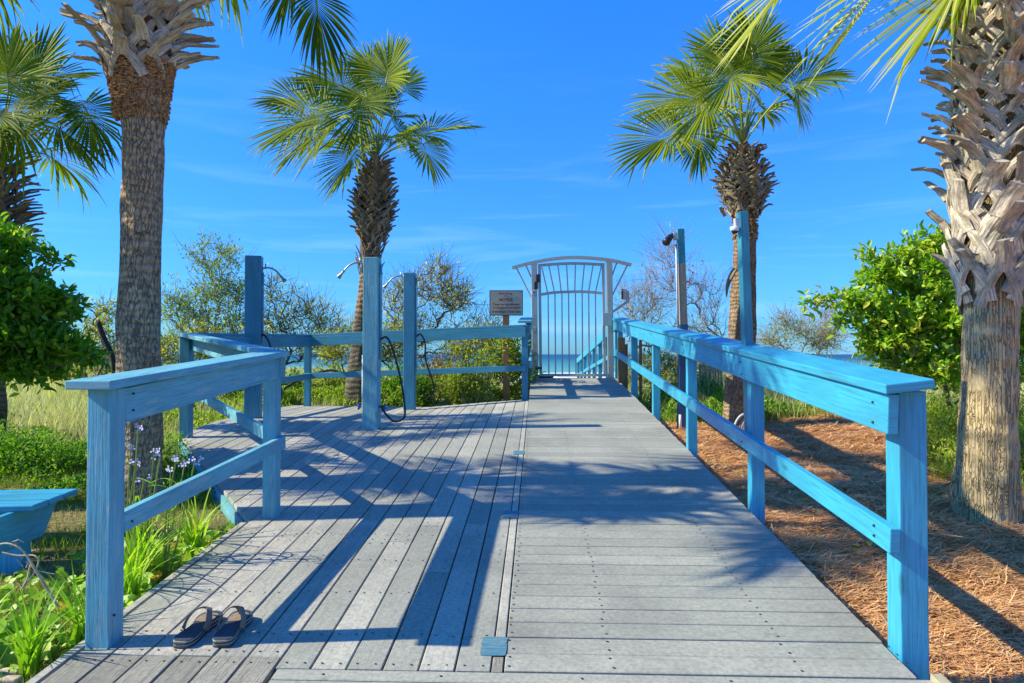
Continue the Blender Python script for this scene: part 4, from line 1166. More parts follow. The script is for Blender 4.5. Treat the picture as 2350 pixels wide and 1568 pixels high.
#=== PLANTS
# ------------------------------------------------------------------ shrubs and small trees
def shrub(name, label, cat, base, lobes, nclus, per, leaf, mat, twig, seed, group=None, lw=.45, twigr=.004, stemr=.02, updir=.5, leafy=1.0, clus_r=.10, tone=(0, 1), bare=0, ragged=.30):
    """lobes: (centre, (rx, ry, rz)); branches reach every leaf cluster"""
    r = np.random.default_rng(seed); base = Vector(base)
    c0 = lobes[0][0]
    if abs(base.y - c0.y) > 1.5: base = Vector((c0.x, c0.y, ground(c0.x, c0.y) - .02))
    t = thing(name, label, cat, base, group)
    vol = np.array([l[1][0] * l[1][1] * l[1][2] for l in lobes]) ** .67; vol /= vol.sum()
    pts = []; outw = []
    for k, (c, rad) in enumerate(lobes):
        m_ = max(1, int(round(nclus * vol[k])))
        u_ = r.normal(size=(m_, 3)); u_ /= np.linalg.norm(u_, axis=1, keepdims=True)
        rr0 = r.uniform(.1, 1.0, m_) ** .5 * (1 + ragged * np.clip(r.normal(size=m_), -1.3, 1.5))
        p = np.array(tuple(c)) + u_ * rr0[:, None] * np.array(rad)
        pts.append(p); outw.append(u_)
    pts = np.concatenate(pts); outw = np.concatenate(outw)
    gz = ground(base.x, base.y) + .03
    keep = pts[:, 2] > gz; pts = pts[keep]; outw = outw[keep]
    # branches: each cluster hangs on the nearest node that is nearer the base
    b0 = np.array(tuple(base)); order = np.argsort(np.linalg.norm(pts - b0, axis=1))
    nodes = [b0]; par = [-1]; load = [0]
    for i in order:
        p = pts[i]; arr = np.array(nodes); d = np.linalg.norm(arr - p, axis=1); db = np.linalg.norm(arr - b0, axis=1)
        cost = d + .35 * db + np.where(arr[:, 2] > p[2] + .05, .5, 0)
        j = int(np.argmin(cost)); nodes.append(p); par.append(j); load.append(0)
    for i in range(len(nodes) - 1, 0, -1): load[i] += 1; load[par[i]] += load[i]
    mb = MB(); mx = max(load)
    for i in range(1, len(nodes)):
        a = Vector(nodes[par[i]]); c = Vector(nodes[i]); ln = (c - a).length
        mid = (a + c) / 2 + Vector(r.normal(size=3)) * ln * .08 + UP * ln * .04
        ra = twigr + (stemr - twigr) * (load[i] / mx) ** .5
        mb.tube([a, mid, c], [ra, ra * .9, max(twigr * .7, ra * .75)], 4 if ra < .008 else 6, cap=False)
        for _ in range(bare):
            dv = Vector(r.normal(size=3)); dv = (dv + (c - a).normalized() * 1.6 + UP * .6).normalized(); l2 = r.uniform(.1, .3) * (clus_r / .1)
            e = c + dv * l2; mb.tube([c, (c + e) / 2 + Vector(r.normal(size=3)) * l2 * .06, e], [twigr * .7, twigr * .55, twigr * .3], 3, cap=False)
    mb.build('branches', twig, t, 0, True)
    if leafy > 0:
        n_ = int(len(pts) * per * leafy)
        ci = r.integers(0, len(pts), n_)
        tdir = outw + np.array([0, 0, updir]); tdir += r.normal(size=tdir.shape) * .35; tdir /= np.linalg.norm(tdir, axis=1, keepdims=True)
        s_ = r.uniform(-.6, 1.0, n_)
        pos = pts[ci] + tdir[ci] * (s_ * clus_r)[:, None] + r.normal(size=(n_, 3)) * clus_r * .42
        u_ = r.normal(size=(n_, 3)); d = u_ * .8 + tdir[ci] * .9 + np.array([0, 0, .15])
        nr = r.normal(size=(n_, 3)) * .6 + np.array([0, 0, 1.0])
        ln = leaf * r.uniform(.6, 1.25, n_)
        cv = r.uniform(-.15, .15, len(pts)); vv = np.clip(r.beta(2, 2.4, n_) * (tone[1] - tone[0]) + tone[0] + cv[ci], 0, 1)
        link('foliage', leaves_mesh('foliage', pos, d, nr, ln, ln * lw, vv), mat, t)
    return t
def LB(px, py, d, rx, ry, rz): return (P(px, py, d), (rx / 1600 * d, ry, rz / 1600 * d))

shrub('glossy_shrub', 'dark glossy-leaved shrub at the left edge, one branch reaching right', 'shrub', Vector((P(-150, 700, 6.0).x, P(-150, 700, 6.0).y, ground(P(-150, 700, 6.0).x, P(-150, 700, 6.0).y))),
      [LB(0, 640, 6.0, 70, .45, 70), LB(50, 700, 6.0, 70, .4, 40), LB(60, 765, 6.0, 85, .4, 42), LB(-20, 760, 6.0, 80, .4, 80), LB(130, 800, 6.0, 45, .2, 22), LB(195, 817, 6.0, 34, .1, 9), LB(85, 850, 6.0, 45, .2, 24), LB(20, 830, 6.0, 50, .3, 30), LB(118, 592, 6.0, 22, .08, 7), LB(0, 560, 6.0, 40, .3, 30), LB(120, 690, 6.0, 32, .2, 26)],
      450, 23, .088, 'glossy_leaf', 'twig_bark', 1, None, .46, .004, .03, .4, clus_r=.09, tone=(.1, 1.0), ragged=.14)
shrub('glossy_shrub', 'bright leafy shrub left of the right-hand palm, long branch reaching left', 'shrub', onground(2130, 960),
      [LB(2120, 640, 7.0, 60, .4, 55), LB(2160, 740, 7.0, 80, .5, 60), LB(2075, 720, 7.0, 55, .3, 34), LB(2030, 640, 7.0, 45, .2, 20), LB(2010, 705, 7.0, 55, .25, 22), LB(2060, 770, 7.0, 70, .3, 30), LB(2050, 600, 7.0, 30, .15, 14), LB(1950, 692, 7.0, 60, .12, 9), LB(1870, 694, 7.0, 34, .08, 7), LB(1990, 745, 7.0, 50, .15, 12), LB(1930, 740, 7.0, 22, .08, 6),
       LB(2020, 790, 7.0, 60, .2, 18), LB(2140, 840, 7.0, 70, .4, 28), LB(2060, 830, 7.0, 50, .2, 16), LB(2190, 580, 7.0, 45, .3, 34), LB(2130, 560, 7.0, 18, .1, 26), LB(2000, 600, 7.0, 24, .1, 12), LB(2105, 575, 7.0, 40, .2, 26), LB(2010, 640, 7.0, 30, .15, 12), LB(2210, 850, 7.2, 80, .4, 40), LB(2225, 730, 7.2, 50, .4, 50), LB(2330, 700, 7.2, 40, .4, 120), LB(2250, 640, 7.2, 80, .4, 80), LB(2280, 800, 7.2, 90, .4, 90)],
      900, 18, .084, 'glossy_leaf', 'twig_bark', 2, None, .46, .004, .03, .3, clus_r=.09, tone=(.45, 1.1), ragged=.14)
shrub('tall_shrub', 'tall airy green shrub behind the railing, left of the wide shower post', 'shrub', onground(500, 940),
      [LB(500, 590, 13.5, 62, .5, 38), LB(480, 665, 13.5, 62, .5, 50), LB(430, 720, 13.5, 62, .5, 45), LB(530, 690, 13.5, 45, .5, 60), LB(500, 780, 13.5, 80, .5, 60), LB(400, 690, 13.5, 26, .3, 30)],
      360, 17, .07, 'bright_leaf', 'twig_grey', 3, 'shrubs behind the railing', .32, .006, .035, .6, clus_r=.15, tone=(.05, .85), bare=2)
shrub('yellow_shrub', 'yellow-green shrub between the grey palm trunk and the dark shrub', 'shrub', onground(225, 925),
      [LB(215, 745, 13, 45, .5, 48), LB(190, 800, 13, 42, .5, 40), LB(250, 800, 13, 50, .5, 60), LB(240, 705, 13, 32, .3, 22)],
      160, 11, .075, 'yellow_leaf', 'twig_bark', 4, 'shrubs behind the railing', .34, .006, .03, .6, clus_r=.16, tone=(.2, 1.0), bare=2)
shrub('yellow_shrub', 'sparse yellow-green shrub right of the wide shower post', 'shrub', onground(660, 905),
      [LB(640, 740, 13.5, 50, .5, 60), LB(700, 720, 13.5, 55, .5, 45), LB(755, 760, 13.5, 48, .5, 40), LB(690, 800, 13.5, 90, .5, 40), LB(625, 660, 13.5, 22, .3, 45)],
      260, 9, .07, 'yellow_leaf', 'twig_bark', 5, 'shrubs behind the railing', .34, .006, .03, .6, clus_r=.17, tone=(.25, 1.05), bare=3)
shrub('yellow_shrub', 'half-bare yellowing shrub rising behind the two right shower posts', 'shrub', onground(1000, 890),
      [LB(925, 690, 13.2, 45, .5, 55), LB(1000, 660, 13.2, 60, .5, 45), LB(1050, 700, 13.2, 45, .5, 50), LB(960, 770, 13.2, 90, .5, 50), LB(1100, 770, 13.2, 60, .4, 30), LB(1010, 620, 13.2, 28, .3, 26)],
      320, 6, .075, 'yellow_leaf', 'twig_bark', 6, 'shrubs behind the railing', .36, .006, .032, .6, clus_r=.18, tone=(.3, 1.1), bare=4)
shrub('leafy_shrub', 'dense leafy bush beside the gate, under the notice board', 'shrub', onground(1170, 915),
      [LB(1175, 800, 12.0, 42, .4, 50), LB(1130, 840, 12.0, 60, .4, 40), LB(1180, 860, 12.0, 45, .4, 50)],
      170, 22, .07, 'yellow_leaf', 'twig_bark', 7, 'shrubs behind the railing', .42, .004, .02, .5, clus_r=.12, tone=(-.1, .7), bare=1)
for k, (px, py, d, rx, rz, n1, lb) in enumerate(((420, 800, 12.6, 60, 55, 150, 'straggly yellow bush directly right of the grey palm trunk'), (560, 815, 12.8, 55, 48, 140, 'straggly yellow bush showing on both sides of the wide shower post'), (790, 800, 12.4, 50, 45, 130, 'straggly yellow bush left of the leaning palm trunk'),
        (880, 800, 12.6, 45, 50, 130, 'straggly yellow bush between the leaning palm and the tallest shower post'), (1090, 800, 12.6, 55, 40, 140, 'straggly pale bush left of the notice board'), (320, 830, 13, 60, 45, 90, 'straggly bush mostly hidden by the grey palm trunk'), (170, 840, 14, 50, 30, 90, 'straggly pale bush in the dune grass at left'),
        (1490, 850, 13, 50, 40, 120, 'straggly bush behind the far end of the right railing'), (1600, 845, 13.5, 60, 40, 130, 'straggly bush beyond the light pole'))):
    shrub('straggly_bush', lb, 'bush', onground(px, py + rz * .9), [LB(px, py, d, rx, .4, rz), LB(px + rx * .7, py - rz * .4, d, rx * .5, .3, rz * .8), LB(px - rx * .7, py + rz * .2, d, rx * .5, .3, rz * .7)],
          n1, 9, .075, 'yellow_leaf', 'twig_bark', 60 + k, 'straggly bushes beyond the deck', .34, .0045, .016, .6, clus_r=.16, tone=(.15, 1.05), bare=3)
k_ = 0
for px, py, d, rx, rz, n1, mt, tn, lb in ((1060, 880, 11.6, 60, 42, 170, 'yellow_leaf', (0, .7), 'tangled low bush behind the back railing, left of the slat fence'), (930, 885, 11.8, 60, 36, 150, 'dark_fern', (.1, .9), 'low green bush directly behind the slim shower post'),
                               (760, 890, 12, 50, 38, 150, 'yellow_leaf', (0, .8), 'tangled low bush behind the back railing, left of the leaning palm'), (660, 890, 12.2, 45, 40, 150, 'dark_fern', (.0, .8), 'dark low bush beside the railing corner post'),
                               (1000, 860, 12.4, 50, 40, 140, 'dry_leaf', (.2, 1), 'brown dry bush behind the looping hose of the slim shower post'), (520, 900, 11.5, 45, 35, 120, 'bright_leaf', (.1, .9), 'bright green low bush left of the wide shower post')):
    shrub('low_bush', lb, 'bush', onground(px, py + rz * .6), [LB(px, py, d, rx, .35, rz), LB(px + rx * .6, py + 10, d, rx * .6, .3, rz * .7)], n1, 20, .06, mt, 'twig_bark', 20 + k_, 'low bushes behind the railing', .4, .004, .012, .5, clus_r=.12, tone=tn, bare=1)
    k_ += 1
shrub('bare_tree', 'leafless windswept tree behind the light pole, branches sweeping up to the left', 'tree', P(1690, 850, 12.0),
      [LB(1535, 590, 12, 28, .3, 45), LB(1560, 660, 12, 40, .3, 50), LB(1620, 690, 12, 40, .3, 50), LB(1600, 760, 12, 70, .4, 40), LB(1500, 640, 12, 20, .2, 20)],
      150, 2, .06, 'yellow_leaf', 'twig_grey', 30, None, .34, .0045, .024, .3, .5, clus_r=.24, tone=(.3, 1), bare=4, ragged=.2)
shrub('bare_shrub', 'grey leafless shrub between the gate keypad and the light pole', 'shrub', P(1480, 880, 13.0),
      [LB(1450, 690, 13, 34, .4, 45), LB(1495, 700, 13, 40, .4, 55), LB(1470, 760, 13, 50, .4, 40)],
      130, 3, .06, 'yellow_leaf', 'twig_grey', 31, None, .34, .004, .025, .6, .6, clus_r=.22, tone=(.2, .9), bare=4)
shrub('dune_shrub', 'greyish dune shrub beyond the right railing, grass around it', 'shrub', P(1830, 830, 14),
      [LB(1775, 785, 14, 40, .5, 20), LB(1840, 760, 14, 38, .5, 26), LB(1880, 790, 14, 45, .4, 22), LB(1800, 745, 14, 20, .3, 22), LB(1900, 765, 14, 24, .3, 22)],
      170, 9, .06, 'yellow_leaf', 'twig_grey', 32, None, .3, .005, .02, .8, clus_r=.18, tone=(.0, .7), bare=4, ragged=.5)
shrub('bare_shrub', 'thin leafless twigs of a dune shrub left of the right-hand bush', 'shrub', P(1905, 830, 15),
      [LB(1905, 730, 15, 30, .4, 40), LB(1900, 780, 15, 30, .4, 25)], 90, 3, .06, 'yellow_leaf', 'twig_grey', 33, None, .3, .005, .015, .7, 0.0, clus_r=.2, bare=4)
shrub('fern_bush', 'feathery green bush in front of the left railing, above the bench', 'bush', onground(70, 1105),
      [LB(60, 1060, 6.4, 95, .5, 55), LB(130, 1080, 6.2, 60, .4, 35), LB(0, 1050, 6.6, 70, .5, 60)], 330, 34, .040, 'dark_fern', 'twig_bark', 34, None, .35, .003, .008, .8, clus_r=.10, tone=(.0, .9))
shrub('fern_bush', 'feathery bright green bush left of the right-hand palm foot', 'bush', onground(2150, 1120),
      [LB(2150, 1000, 6.6, 60, .5, 75), LB(2165, 1090, 6.0, 45, .4, 45), LB(2250, 1000, 6.8, 110, .4, 80), LB(2345, 1060, 6.2, 50, .4, 100)], 480, 30, .045, 'bright_leaf', 'twig_bark', 35, None, .3, .003, .008, .8, clus_r=.10, tone=(.35, 1.05))

# dead branch, stub post, slat fence
mb = MB(); mb.tube(spline([P(262, 870, 9.5), P(258, 820, 9.5), P(240, 780, 9.5), P(224, 738, 9.5)], 6), [.030, .03, .03, .03, .032, .034, .034, .036, .036, .036, .036, .036, .036, .036, .038, .038, .036, .036, .030], 7)
tag(mb.build('dead_branch', 'twig_dark', None, 0, True), 'dark broken branch leaning left of the grey palm trunk', 'branch')
mb = MB(); mb.tube(spline([P(385, 880, 10), P(420, 860, 10), P(440, 930, 10), P(462, 990, 9.8)], 6), .04, 7); mb.tube(spline([P(640, 900, 11), P(690, 870, 11), P(760, 850, 11), P(810, 870, 11)], 6), .022, 6)
mb.tube(spline([P(462, 990, 9.8), P(470, 930, 10), P(500, 890, 10.2)], 6), .028, 6)
tag(mb.build('dead_branch', 'twig_dark', None, 0, True), 'black arching dead branches behind the left railing', 'branch')
mb = MB(); a = onground(189, 905); mb.beam(a - UP * .2, P(189, 843, (a - CAM).dot(FW)), .10, .10, FW)
tag(mb.build('stub_post', 'pale_timber', None, .004), 'pale square timber stub in the grass at left', 'post')
sf = thing('slat_fence', 'leaning grey slat fence in the bushes behind the back railing', 'fence', P(1090, 925, 11.0))
mb = MB(); mb.beam(P(1065, 935, 11.5), P(1056, 815, 11.5), .07, .05, FW); mb.build('fence_post', 'grey_timber', sf, .003)
for k in range(7):
    xk = 1068 + k * 9 + random.uniform(-1, 1); mb = MB(); mb.beam(P(xk + 8, 935, 11.5), P(xk, 832 + random.uniform(-6, 12), 11.5), .022, .010, FW); mb.build('slat', 'grey_timber', sf)
sf = thing('slat_fence', 'weathered grey slats of a dune fence right of the ramp, behind the railing', 'fence', P(1600, 900, 11.5))
for k in range(9):
    xk = 1606 + k * 6 + random.uniform(-1, 1); mb = MB(); mb.beam(P(xk + 3, 905, 11.5), P(xk, 836 + random.uniform(-4, 6), 11.5), .032, .012, FW); mb.build('slat', 'grey_timber', sf)
t = None
for k, (px, y0, y1_, w_, lb) in enumerate(((1426, 895, 775, .11, 'brown timber post just outside the ramp railing near the gate'), (1437, 900, 790, .05, 'thin brown stake beside the brown timber post near the gate'), (1470, 905, 780, .045, 'thin dark stake between the second and third railing posts from the gate'))):
    mb = MB(); mb.beam(P(px, y0 + 12, 11.8), P(px, y1_, 11.8), w_, w_, FW); tag(mb.build('timber_stake', 'brown_timber', None, .003), lb, 'post')

# ------------------------------------------------------------------ bench
bn = thing('garden_bench', 'low blue slatted bench at the left edge, cut by the picture', 'bench', (-2.9, 3.5, .1))
zt = .56
e0 = onz(178, 1122, zt); f0 = onz(-20, 1165, zt)
dirx = (Vector((f0.x, f0.y, 0)) - Vector((e0.x, e0.y, 0))).normalized()          # right end runs toward the camera-left
p_far = onz(180, 1121, zt); p_mid = onz(0, 1188, zt)
ed = (p_mid - p_far); ed.z = 0; wd = ed.length; ed.normalize()
lg = Vector((ed.y, -ed.x, 0)); 
if lg.x > 0: lg = -lg
mbt = None
for k in range(3):
    a0 = p_far + ed * (k * (.145 + .022)) ; a1 = a0 + ed * .145
    mb = MB(); i = 0
    c0 = (a0 + a1) / 2 - UP * .018
    mb.beam(c0, c0 + lg * 1.6, .145, .036); mb.build('seat_slat', 'bright_blue_paint', bn, .008)
mb = MB(); m0 = p_far + lg * .10 - UP * .037
pr_ = [m0 + ed * .02, m0 + ed * .60, m0 + ed * .60 - UP * .20, m0 + ed * .18 - UP * .20]
th_ = lg * .035; i = 0
for off in (Vector((0, 0, 0)), th_):
    for v in pr_: mb.v.append(v + off)
mb.face([0, 1, 2, 3], [(0, 0), (.6, 0), (.6, .2), (.1, .2)]); mb.face([7, 6, 5, 4], [(0, 0), (.6, 0), (.6, .2), (.1, .2)])
for k in range(4): j = (k + 1) % 4; mb.face([k, k + 4, j + 4, j], [(0, 0), (0, .04), (.5, .04), (.5, 0)])
mb.build('end_board', 'bright_blue_paint', bn, .004)
for q in (.34,):
    mb = MB(); c0 = m0 + ed * q + lg * .08; mb.beam(c0 - UP * .0, Vector((c0.x, c0.y, ground(c0.x, c0.y) - .05)), .14, .09, ed); mb.build('leg', 'bright_blue_paint', bn, .004)
c0 = m0 + ed * .34 + lg * 1.3; mb = MB(); mb.beam(c0, Vector((c0.x, c0.y, ground(c0.x, c0.y) - .05)), .14, .09, ed); mb.build('leg', 'bright_blue_paint', bn, .004)

# paver bricks in the corner
for k in range(3):
    mb = MB(); a0 = onz(-60, 1540 + k * 18, .14 - k * .0); b0 = onz(50 - k * 5, 1537 + k * 20, .14)
    mb.beam(a0 - UP * .03, b0 - UP * .03, .05, .07); tag(mb.build('paver_brick', 'brick_buff', None, .008), ['buff paver brick in the corner, farthest of the three', 'buff paver brick in the corner, middle of the three', 'buff paver brick in the corner, nearest of the three'][k], 'brick', 'paver bricks in the corner')

# ------------------------------------------------------------------ blue plates in the deck
for k, yp in enumerate(PL):
    mb = MB(); w_ = .10
    x0 = -.128 - w_; zc = lambda y: SLOPE * y + .0035
    out = []
    r_ = random.Random(k)
    for (a0, b0) in ((x0, yp), (-.128, yp), (-.128, yp + .15), (x0, yp + .15)):
        out.append((a0, b0))
    ring = []
    for q in range(4):
        a0, b0 = out[q], out[(q + 1) % 4]
        for s_ in range(6):
            f_ = s_ / 6; ring.append((lerp(a0[0], b0[0], f_) + r_.uniform(-.003, .003), lerp(a0[1], b0[1], f_) + r_.uniform(-.003, .003)))
    i = len(mb.v)
    for dz_ in (0.001, .0032):
        for (x, y) in ring: mb.v.append(Vector((x, y, SLOPE * y + dz_)))
    n_ = len(ring)
    mb.face([i + n_ + q for q in range(n_)], [(x * 2, y * 2) for x, y in ring])
    for q in range(n_): mb.face([i + q, i + (q + 1) % n_, i + n_ + (q + 1) % n_, i + n_ + q])
    tag(mb.build('timber_plate', 'plate_paint'), ['blue painted plate let into the deck joint, nearest the camera', 'blue painted plate in the deck joint, middle of the three', 'blue painted plate in the deck joint, nearest the gate'][k], 'plate', 'blue plates in the deck joint')

# ------------------------------------------------------------------ flip-flops
def sole_outline(s_=1.0, flip=1):
    o_ = []
    key = [(0, 0), (.030, .004), (.043, .03), (.044, .07), (.036, .12), (.040, .165), (.052, .205), (.050, .245), (.030, .272), (.0, .281), (-.03, .272), (-.045, .245), (-.044, .20), (-.036, .16), (-.036, .12), (-.042, .07), (-.041, .03), (-.028, .004)]
    k2 = spline([Vector((x * flip, y, 0)) for x, y in key] + [Vector((0, 0, 0))], 3)[:-1]
    cx, cy = 0, .14
    for v in k2: o_.append((cx + (v.x - cx) * s_, cy + (v.y - cy) * s_))
    return o_ if flip > 0 else o_[::-1]
def sandal(heel, toe, flip, label):
    h = ondeck(*heel); tt = ondeck(*toe); d = (tt - h); d.normalize()
    nrm = Vector((0, -SLOPE, 1)).normalized(); sx_ = d.cross(nrm).normalized()
    M = Matrix(((sx_.x, d.x, nrm.x, h.x), (sx_.y, d.y, nrm.y, h.y), (sx_.z, d.z, nrm.z, h.z), (0, 0, 0, 1)))
    t = thing('flip_flop', label, 'sandal', h, 'pair of flip-flops on the deck')
    lay = [(0.001, .010, 1.0, 'sandal_dark'), (.010, .016, .985, 'sandal_sole_light'), (.016, .024, 1.0, 'sandal_dark'), (.024, .030, .99, 'sandal_sole_light')]
    for z0, z1, s_, mt in lay:
        mb = MB(); mb.poly_prism(sole_outline(s_, flip), z0, z1, M); mb.build('sole_layer', mt, t, .0015)
    mb = MB(); mb.poly_prism(sole_outline(.975, flip), .0301, .033, M); mb.build('footbed', 'sandal_dark', t, .001)
    mb = MB(); o_ = [(x, y) for x, y in sole_outline(.80, flip) if y > .165]
    mb.poly_prism(o_, .0332, .0345, M); mb.build('toe_area', 'sandal_tan', t)
    toe_p = Vector((.004 * flip, .232, .034))
    mb = MB(); up_pk = Vector((0.0, .175, .080))
    for s_ in (-1, 1):
        pts = spline([Vector((.050 * s_, .105, .030)), Vector((.047 * s_, .135, .060)), Vector((.026 * s_, .175, .085)), Vector((.006 * s_ , .215, .072)), toe_p], 6)
        for q in range(len(pts) - 1):
            f_ = q / (len(pts) - 1); wv_ = lerp(.034, .014, f_)
            a0 = M @ pts[q]; b0 = M @ pts[q + 1]
            mb.beam(a0, b0, wv_, .004, M.to_3x3() @ Vector((s_ * (1 - f_), 0, .25 + f_)))
    mb.tube([M @ Vector((toe_p.x, toe_p.y, .032)), M @ Vector((toe_p.x, toe_p.y - .01, .068))], .004, 6)
    mb.build('strap', 'sandal_tan', t)
sandal((413, 1490), (500, 1416), -1, 'black and tan flip-flop on the deck, the left one of the pair')
sandal((506, 1488), (560, 1416), 1, 'black and tan flip-flop on the deck, the right one of the pair')

# ------------------------------------------------------------------ grass, straw, herbs
def blades(name, pos, h, lean, width, var, mat, label, curve=1.0, kind='stuff', cat='grass', parent=None):
    n_ = len(pos); S_ = 5
    t = np.linspace(0, 1, S_)[None, :, None]
    az = RNG.uniform(0, 2 * math.pi, n_); ld = np.stack([np.cos(az), np.sin(az), np.zeros(n_)], 1) + np.array([-.25, 0, 0])
    C = pos[:, None, :] + np.array([0, 0, 1.0]) * (h[:, None, None] * (t - .22 * curve * t ** 2 * (lean[:, None, None] / .5))) + ld[:, None, :] * (h * lean)[:, None, None] * t ** 2
    sd = np.stack([np.cos(az + 1.4), np.sin(az + 1.4), np.zeros(n_)], 1)
    W = width[:, None] * np.array([1, .9, .7, .4, .06])[None, :] * .5
    o = link(name, strips_mesh(name, C, sd, W, var), mat, parent)
    if parent is None: tag(o, label, cat, kind=kind)
    return o
def scatter(n_, x0, x1_, y0, y1_, dens=None, test=None):
    out = []
    while len(out) < n_:
        x = random.uniform(x0, x1_); y = random.uniform(y0, y1_)
        if test and not test(x, y): continue
        if dens and random.random() > dens(x, y): continue
        out.append((x, y, ground(x, y) - .01))
    return np.array(out)
def off_deck(x, y, m_=0.0):
    if -1.88 - m_ < x < 1.55 + m_ and y < 12.6: return False
    if y > 4.3 and y < 10.6 and -3.75 - m_ < x <= -1.8:
        t = (y - 4.35) / (6.95 - 4.35)
        if t >= 1 or x > -1.85 - 1.8 * t: return False
    if -.3 < x < 1.6 and y < 27: return False
    return True
# pine straw
n_ = 90000
def near_bias(x, y): return min(1, (3.2 / max(1.5, y)) ** 1.1)
pp = scatter(n_, 1.40, 7.5, 1.7, 10.5, near_bias, lambda x, y: x > 1.47 and x < 1.4 + .85 * y)
az = RNG.uniform(0, math.pi, n_); az = np.where(RNG.random(n_) < .5, az, RNG.normal(.15, .5, n_))
Ln = RNG.uniform(.06, .19, n_); tl = RNG.normal(0, .17, n_)
dv = np.stack([np.cos(az), np.sin(az), tl], 1); bend = RNG.normal(0, .18, n_)
sdv = np.stack([-np.sin(az), np.cos(az), np.zeros(n_)], 1)
tt = np.linspace(-.5, .5, 4)[None, :, None]
Cn = pp[:, None, :] + np.array([0, 0, .018]) + dv[:, None, :] * Ln[:, None, None] * tt + sdv[:, None, :] * (bend * Ln)[:, None, None] * (tt ** 2) * 2 + np.array([0, 0, 1.0]) * (RNG.uniform(0, .022, n_))[:, None, None]
Wn = (RNG.uniform(.0012, .0026, n_) * (0.7 + pp[:, 1] / 7))[:, None] * np.array([.7, 1, 1, .5])[None, :]
o = link('pine_straw', strips_mesh('pine_straw', Cn, sdv, Wn, np.clip(RNG.beta(2.2, 2, n_), 0, 1)), 'pine_needle')
tag(o, 'rust-brown fallen pine needles covering the ground right of the ramp', 'pine straw', kind='stuff')
# dune grass: left, behind, right
n_ = 60000
def dgl(x, y): return (.4 + .6 * (noise.noise(Vector((x * .8, y * .8, 5))) > -.2)) * min(1, 9 / y)
p = scatter(n_, -15, -1.9, 6.4, 24, dgl, lambda x, y: off_deck(x, y, .1) and abs(x) < 1.2 * y)
blades('dune_grass', p, RNG.uniform(.14, .40, n_), RNG.uniform(.25, .85, n_), RNG.uniform(.004, .008, n_) * (.6 + p[:, 1] / 14), np.clip(RNG.beta(2, 2, n_) + .05, 0, 1), 'dune_grass_blade', 'pale feathery dune grass on the left')
n_ = 26000
p = scatter(n_, -1.9, 16, 9.0, 24, lambda x, y: (.35 + .65 * (noise.noise(Vector((x * .8, y * .8, 2))) > -.02)) * min(1, 11 / y), lambda x, y: off_deck(x, y, .15) and not (x < 1.6 and y < 10.6))
blades('dune_grass', p, RNG.uniform(.16, .50, n_), RNG.uniform(.25, .85, n_), RNG.uniform(.005, .010, n_) * (.6 + p[:, 1] / 16), np.clip(RNG.beta(2, 2, n_) + .1, 0, 1), 'dune_grass_blade', 'dune grass behind the back railing and beyond the right railing')
n_ = 13000
p = scatter(n_, 2.2, 15, 11.0, 19, None, lambda x, y: x > .2 * y)
blades('sea_oats', p, RNG.uniform(.35, .85, n_), RNG.uniform(.15, .6, n_), RNG.uniform(.005, .010, n_), np.clip(RNG.beta(2, 2, n_) + .15, 0, 1), 'dune_grass_blade', 'tall pale sea oats on the dune beyond the right railing')
n_ = 9000
p = scatter(n_, 1.7, 6.0, 9.3, 11.8, lambda x, y: (noise.noise(Vector((x * 1.1, y * 1.1, 4))) > -.1) * 1.0, lambda x, y: off_deck(x, y, .15))
blades('green_grass', p, RNG.uniform(.06, .22, n_), RNG.uniform(.25, .8, n_), RNG.uniform(.006, .010, n_), RNG.beta(2, 2, n_), 'bright_leaf', 'green grass between the pine straw and the dune, right of the gate')
# short grass near the left railing
n_ = 20000
p = scatter(n_, -4.8, -1.7, 2.0, 7.0, lambda x, y: (.25 + .75 * (noise.noise(Vector((x * 1.6, y * 1.6, 7))) > -.05)), lambda x, y: off_deck(x, y, .0) and x > -.95 * y - .3)
blades('green_grass', p, RNG.uniform(.04, .15, n_), RNG.uniform(.25, .9, n_), RNG.uniform(.0025, .005, n_), np.clip(RNG.beta(2, 2.5, n_) * .9, 0, 1), 'bright_leaf', 'short green grass and weeds left of the deck')
n_ = 9000
p = scatter(n_, -4.8, -1.7, 2.0, 7.0, None, lambda x, y: off_deck(x, y, .0) and x > -.95 * y - .3)
az = RNG.uniform(0, math.pi, n_); Ln = RNG.uniform(.04, .16, n_)
dv = np.stack([np.cos(az), np.sin(az), RNG.normal(0, .2, n_)], 1); sdv = np.stack([-np.sin(az), np.cos(az), np.zeros(n_)], 1)
Cn = p[:, None, :] + np.array([0, 0, .02]) + dv[:, None, :] * Ln[:, None, None] * tt + sdv[:, None, :] * (RNG.normal(0, .2, n_) * Ln)[:, None, None] * (tt ** 2) * 2
o = link('leaf_litter', strips_mesh('leaf_litter', Cn, sdv, np.full((n_, 1), .0016) * np.array([.7, 1, 1, .5])[None, :], RNG.uniform(.2, 1, n_)), 'dry_leaf')
tag(o, 'dry stems and leaf litter on the ground left of the deck', 'leaf litter', kind='stuff')
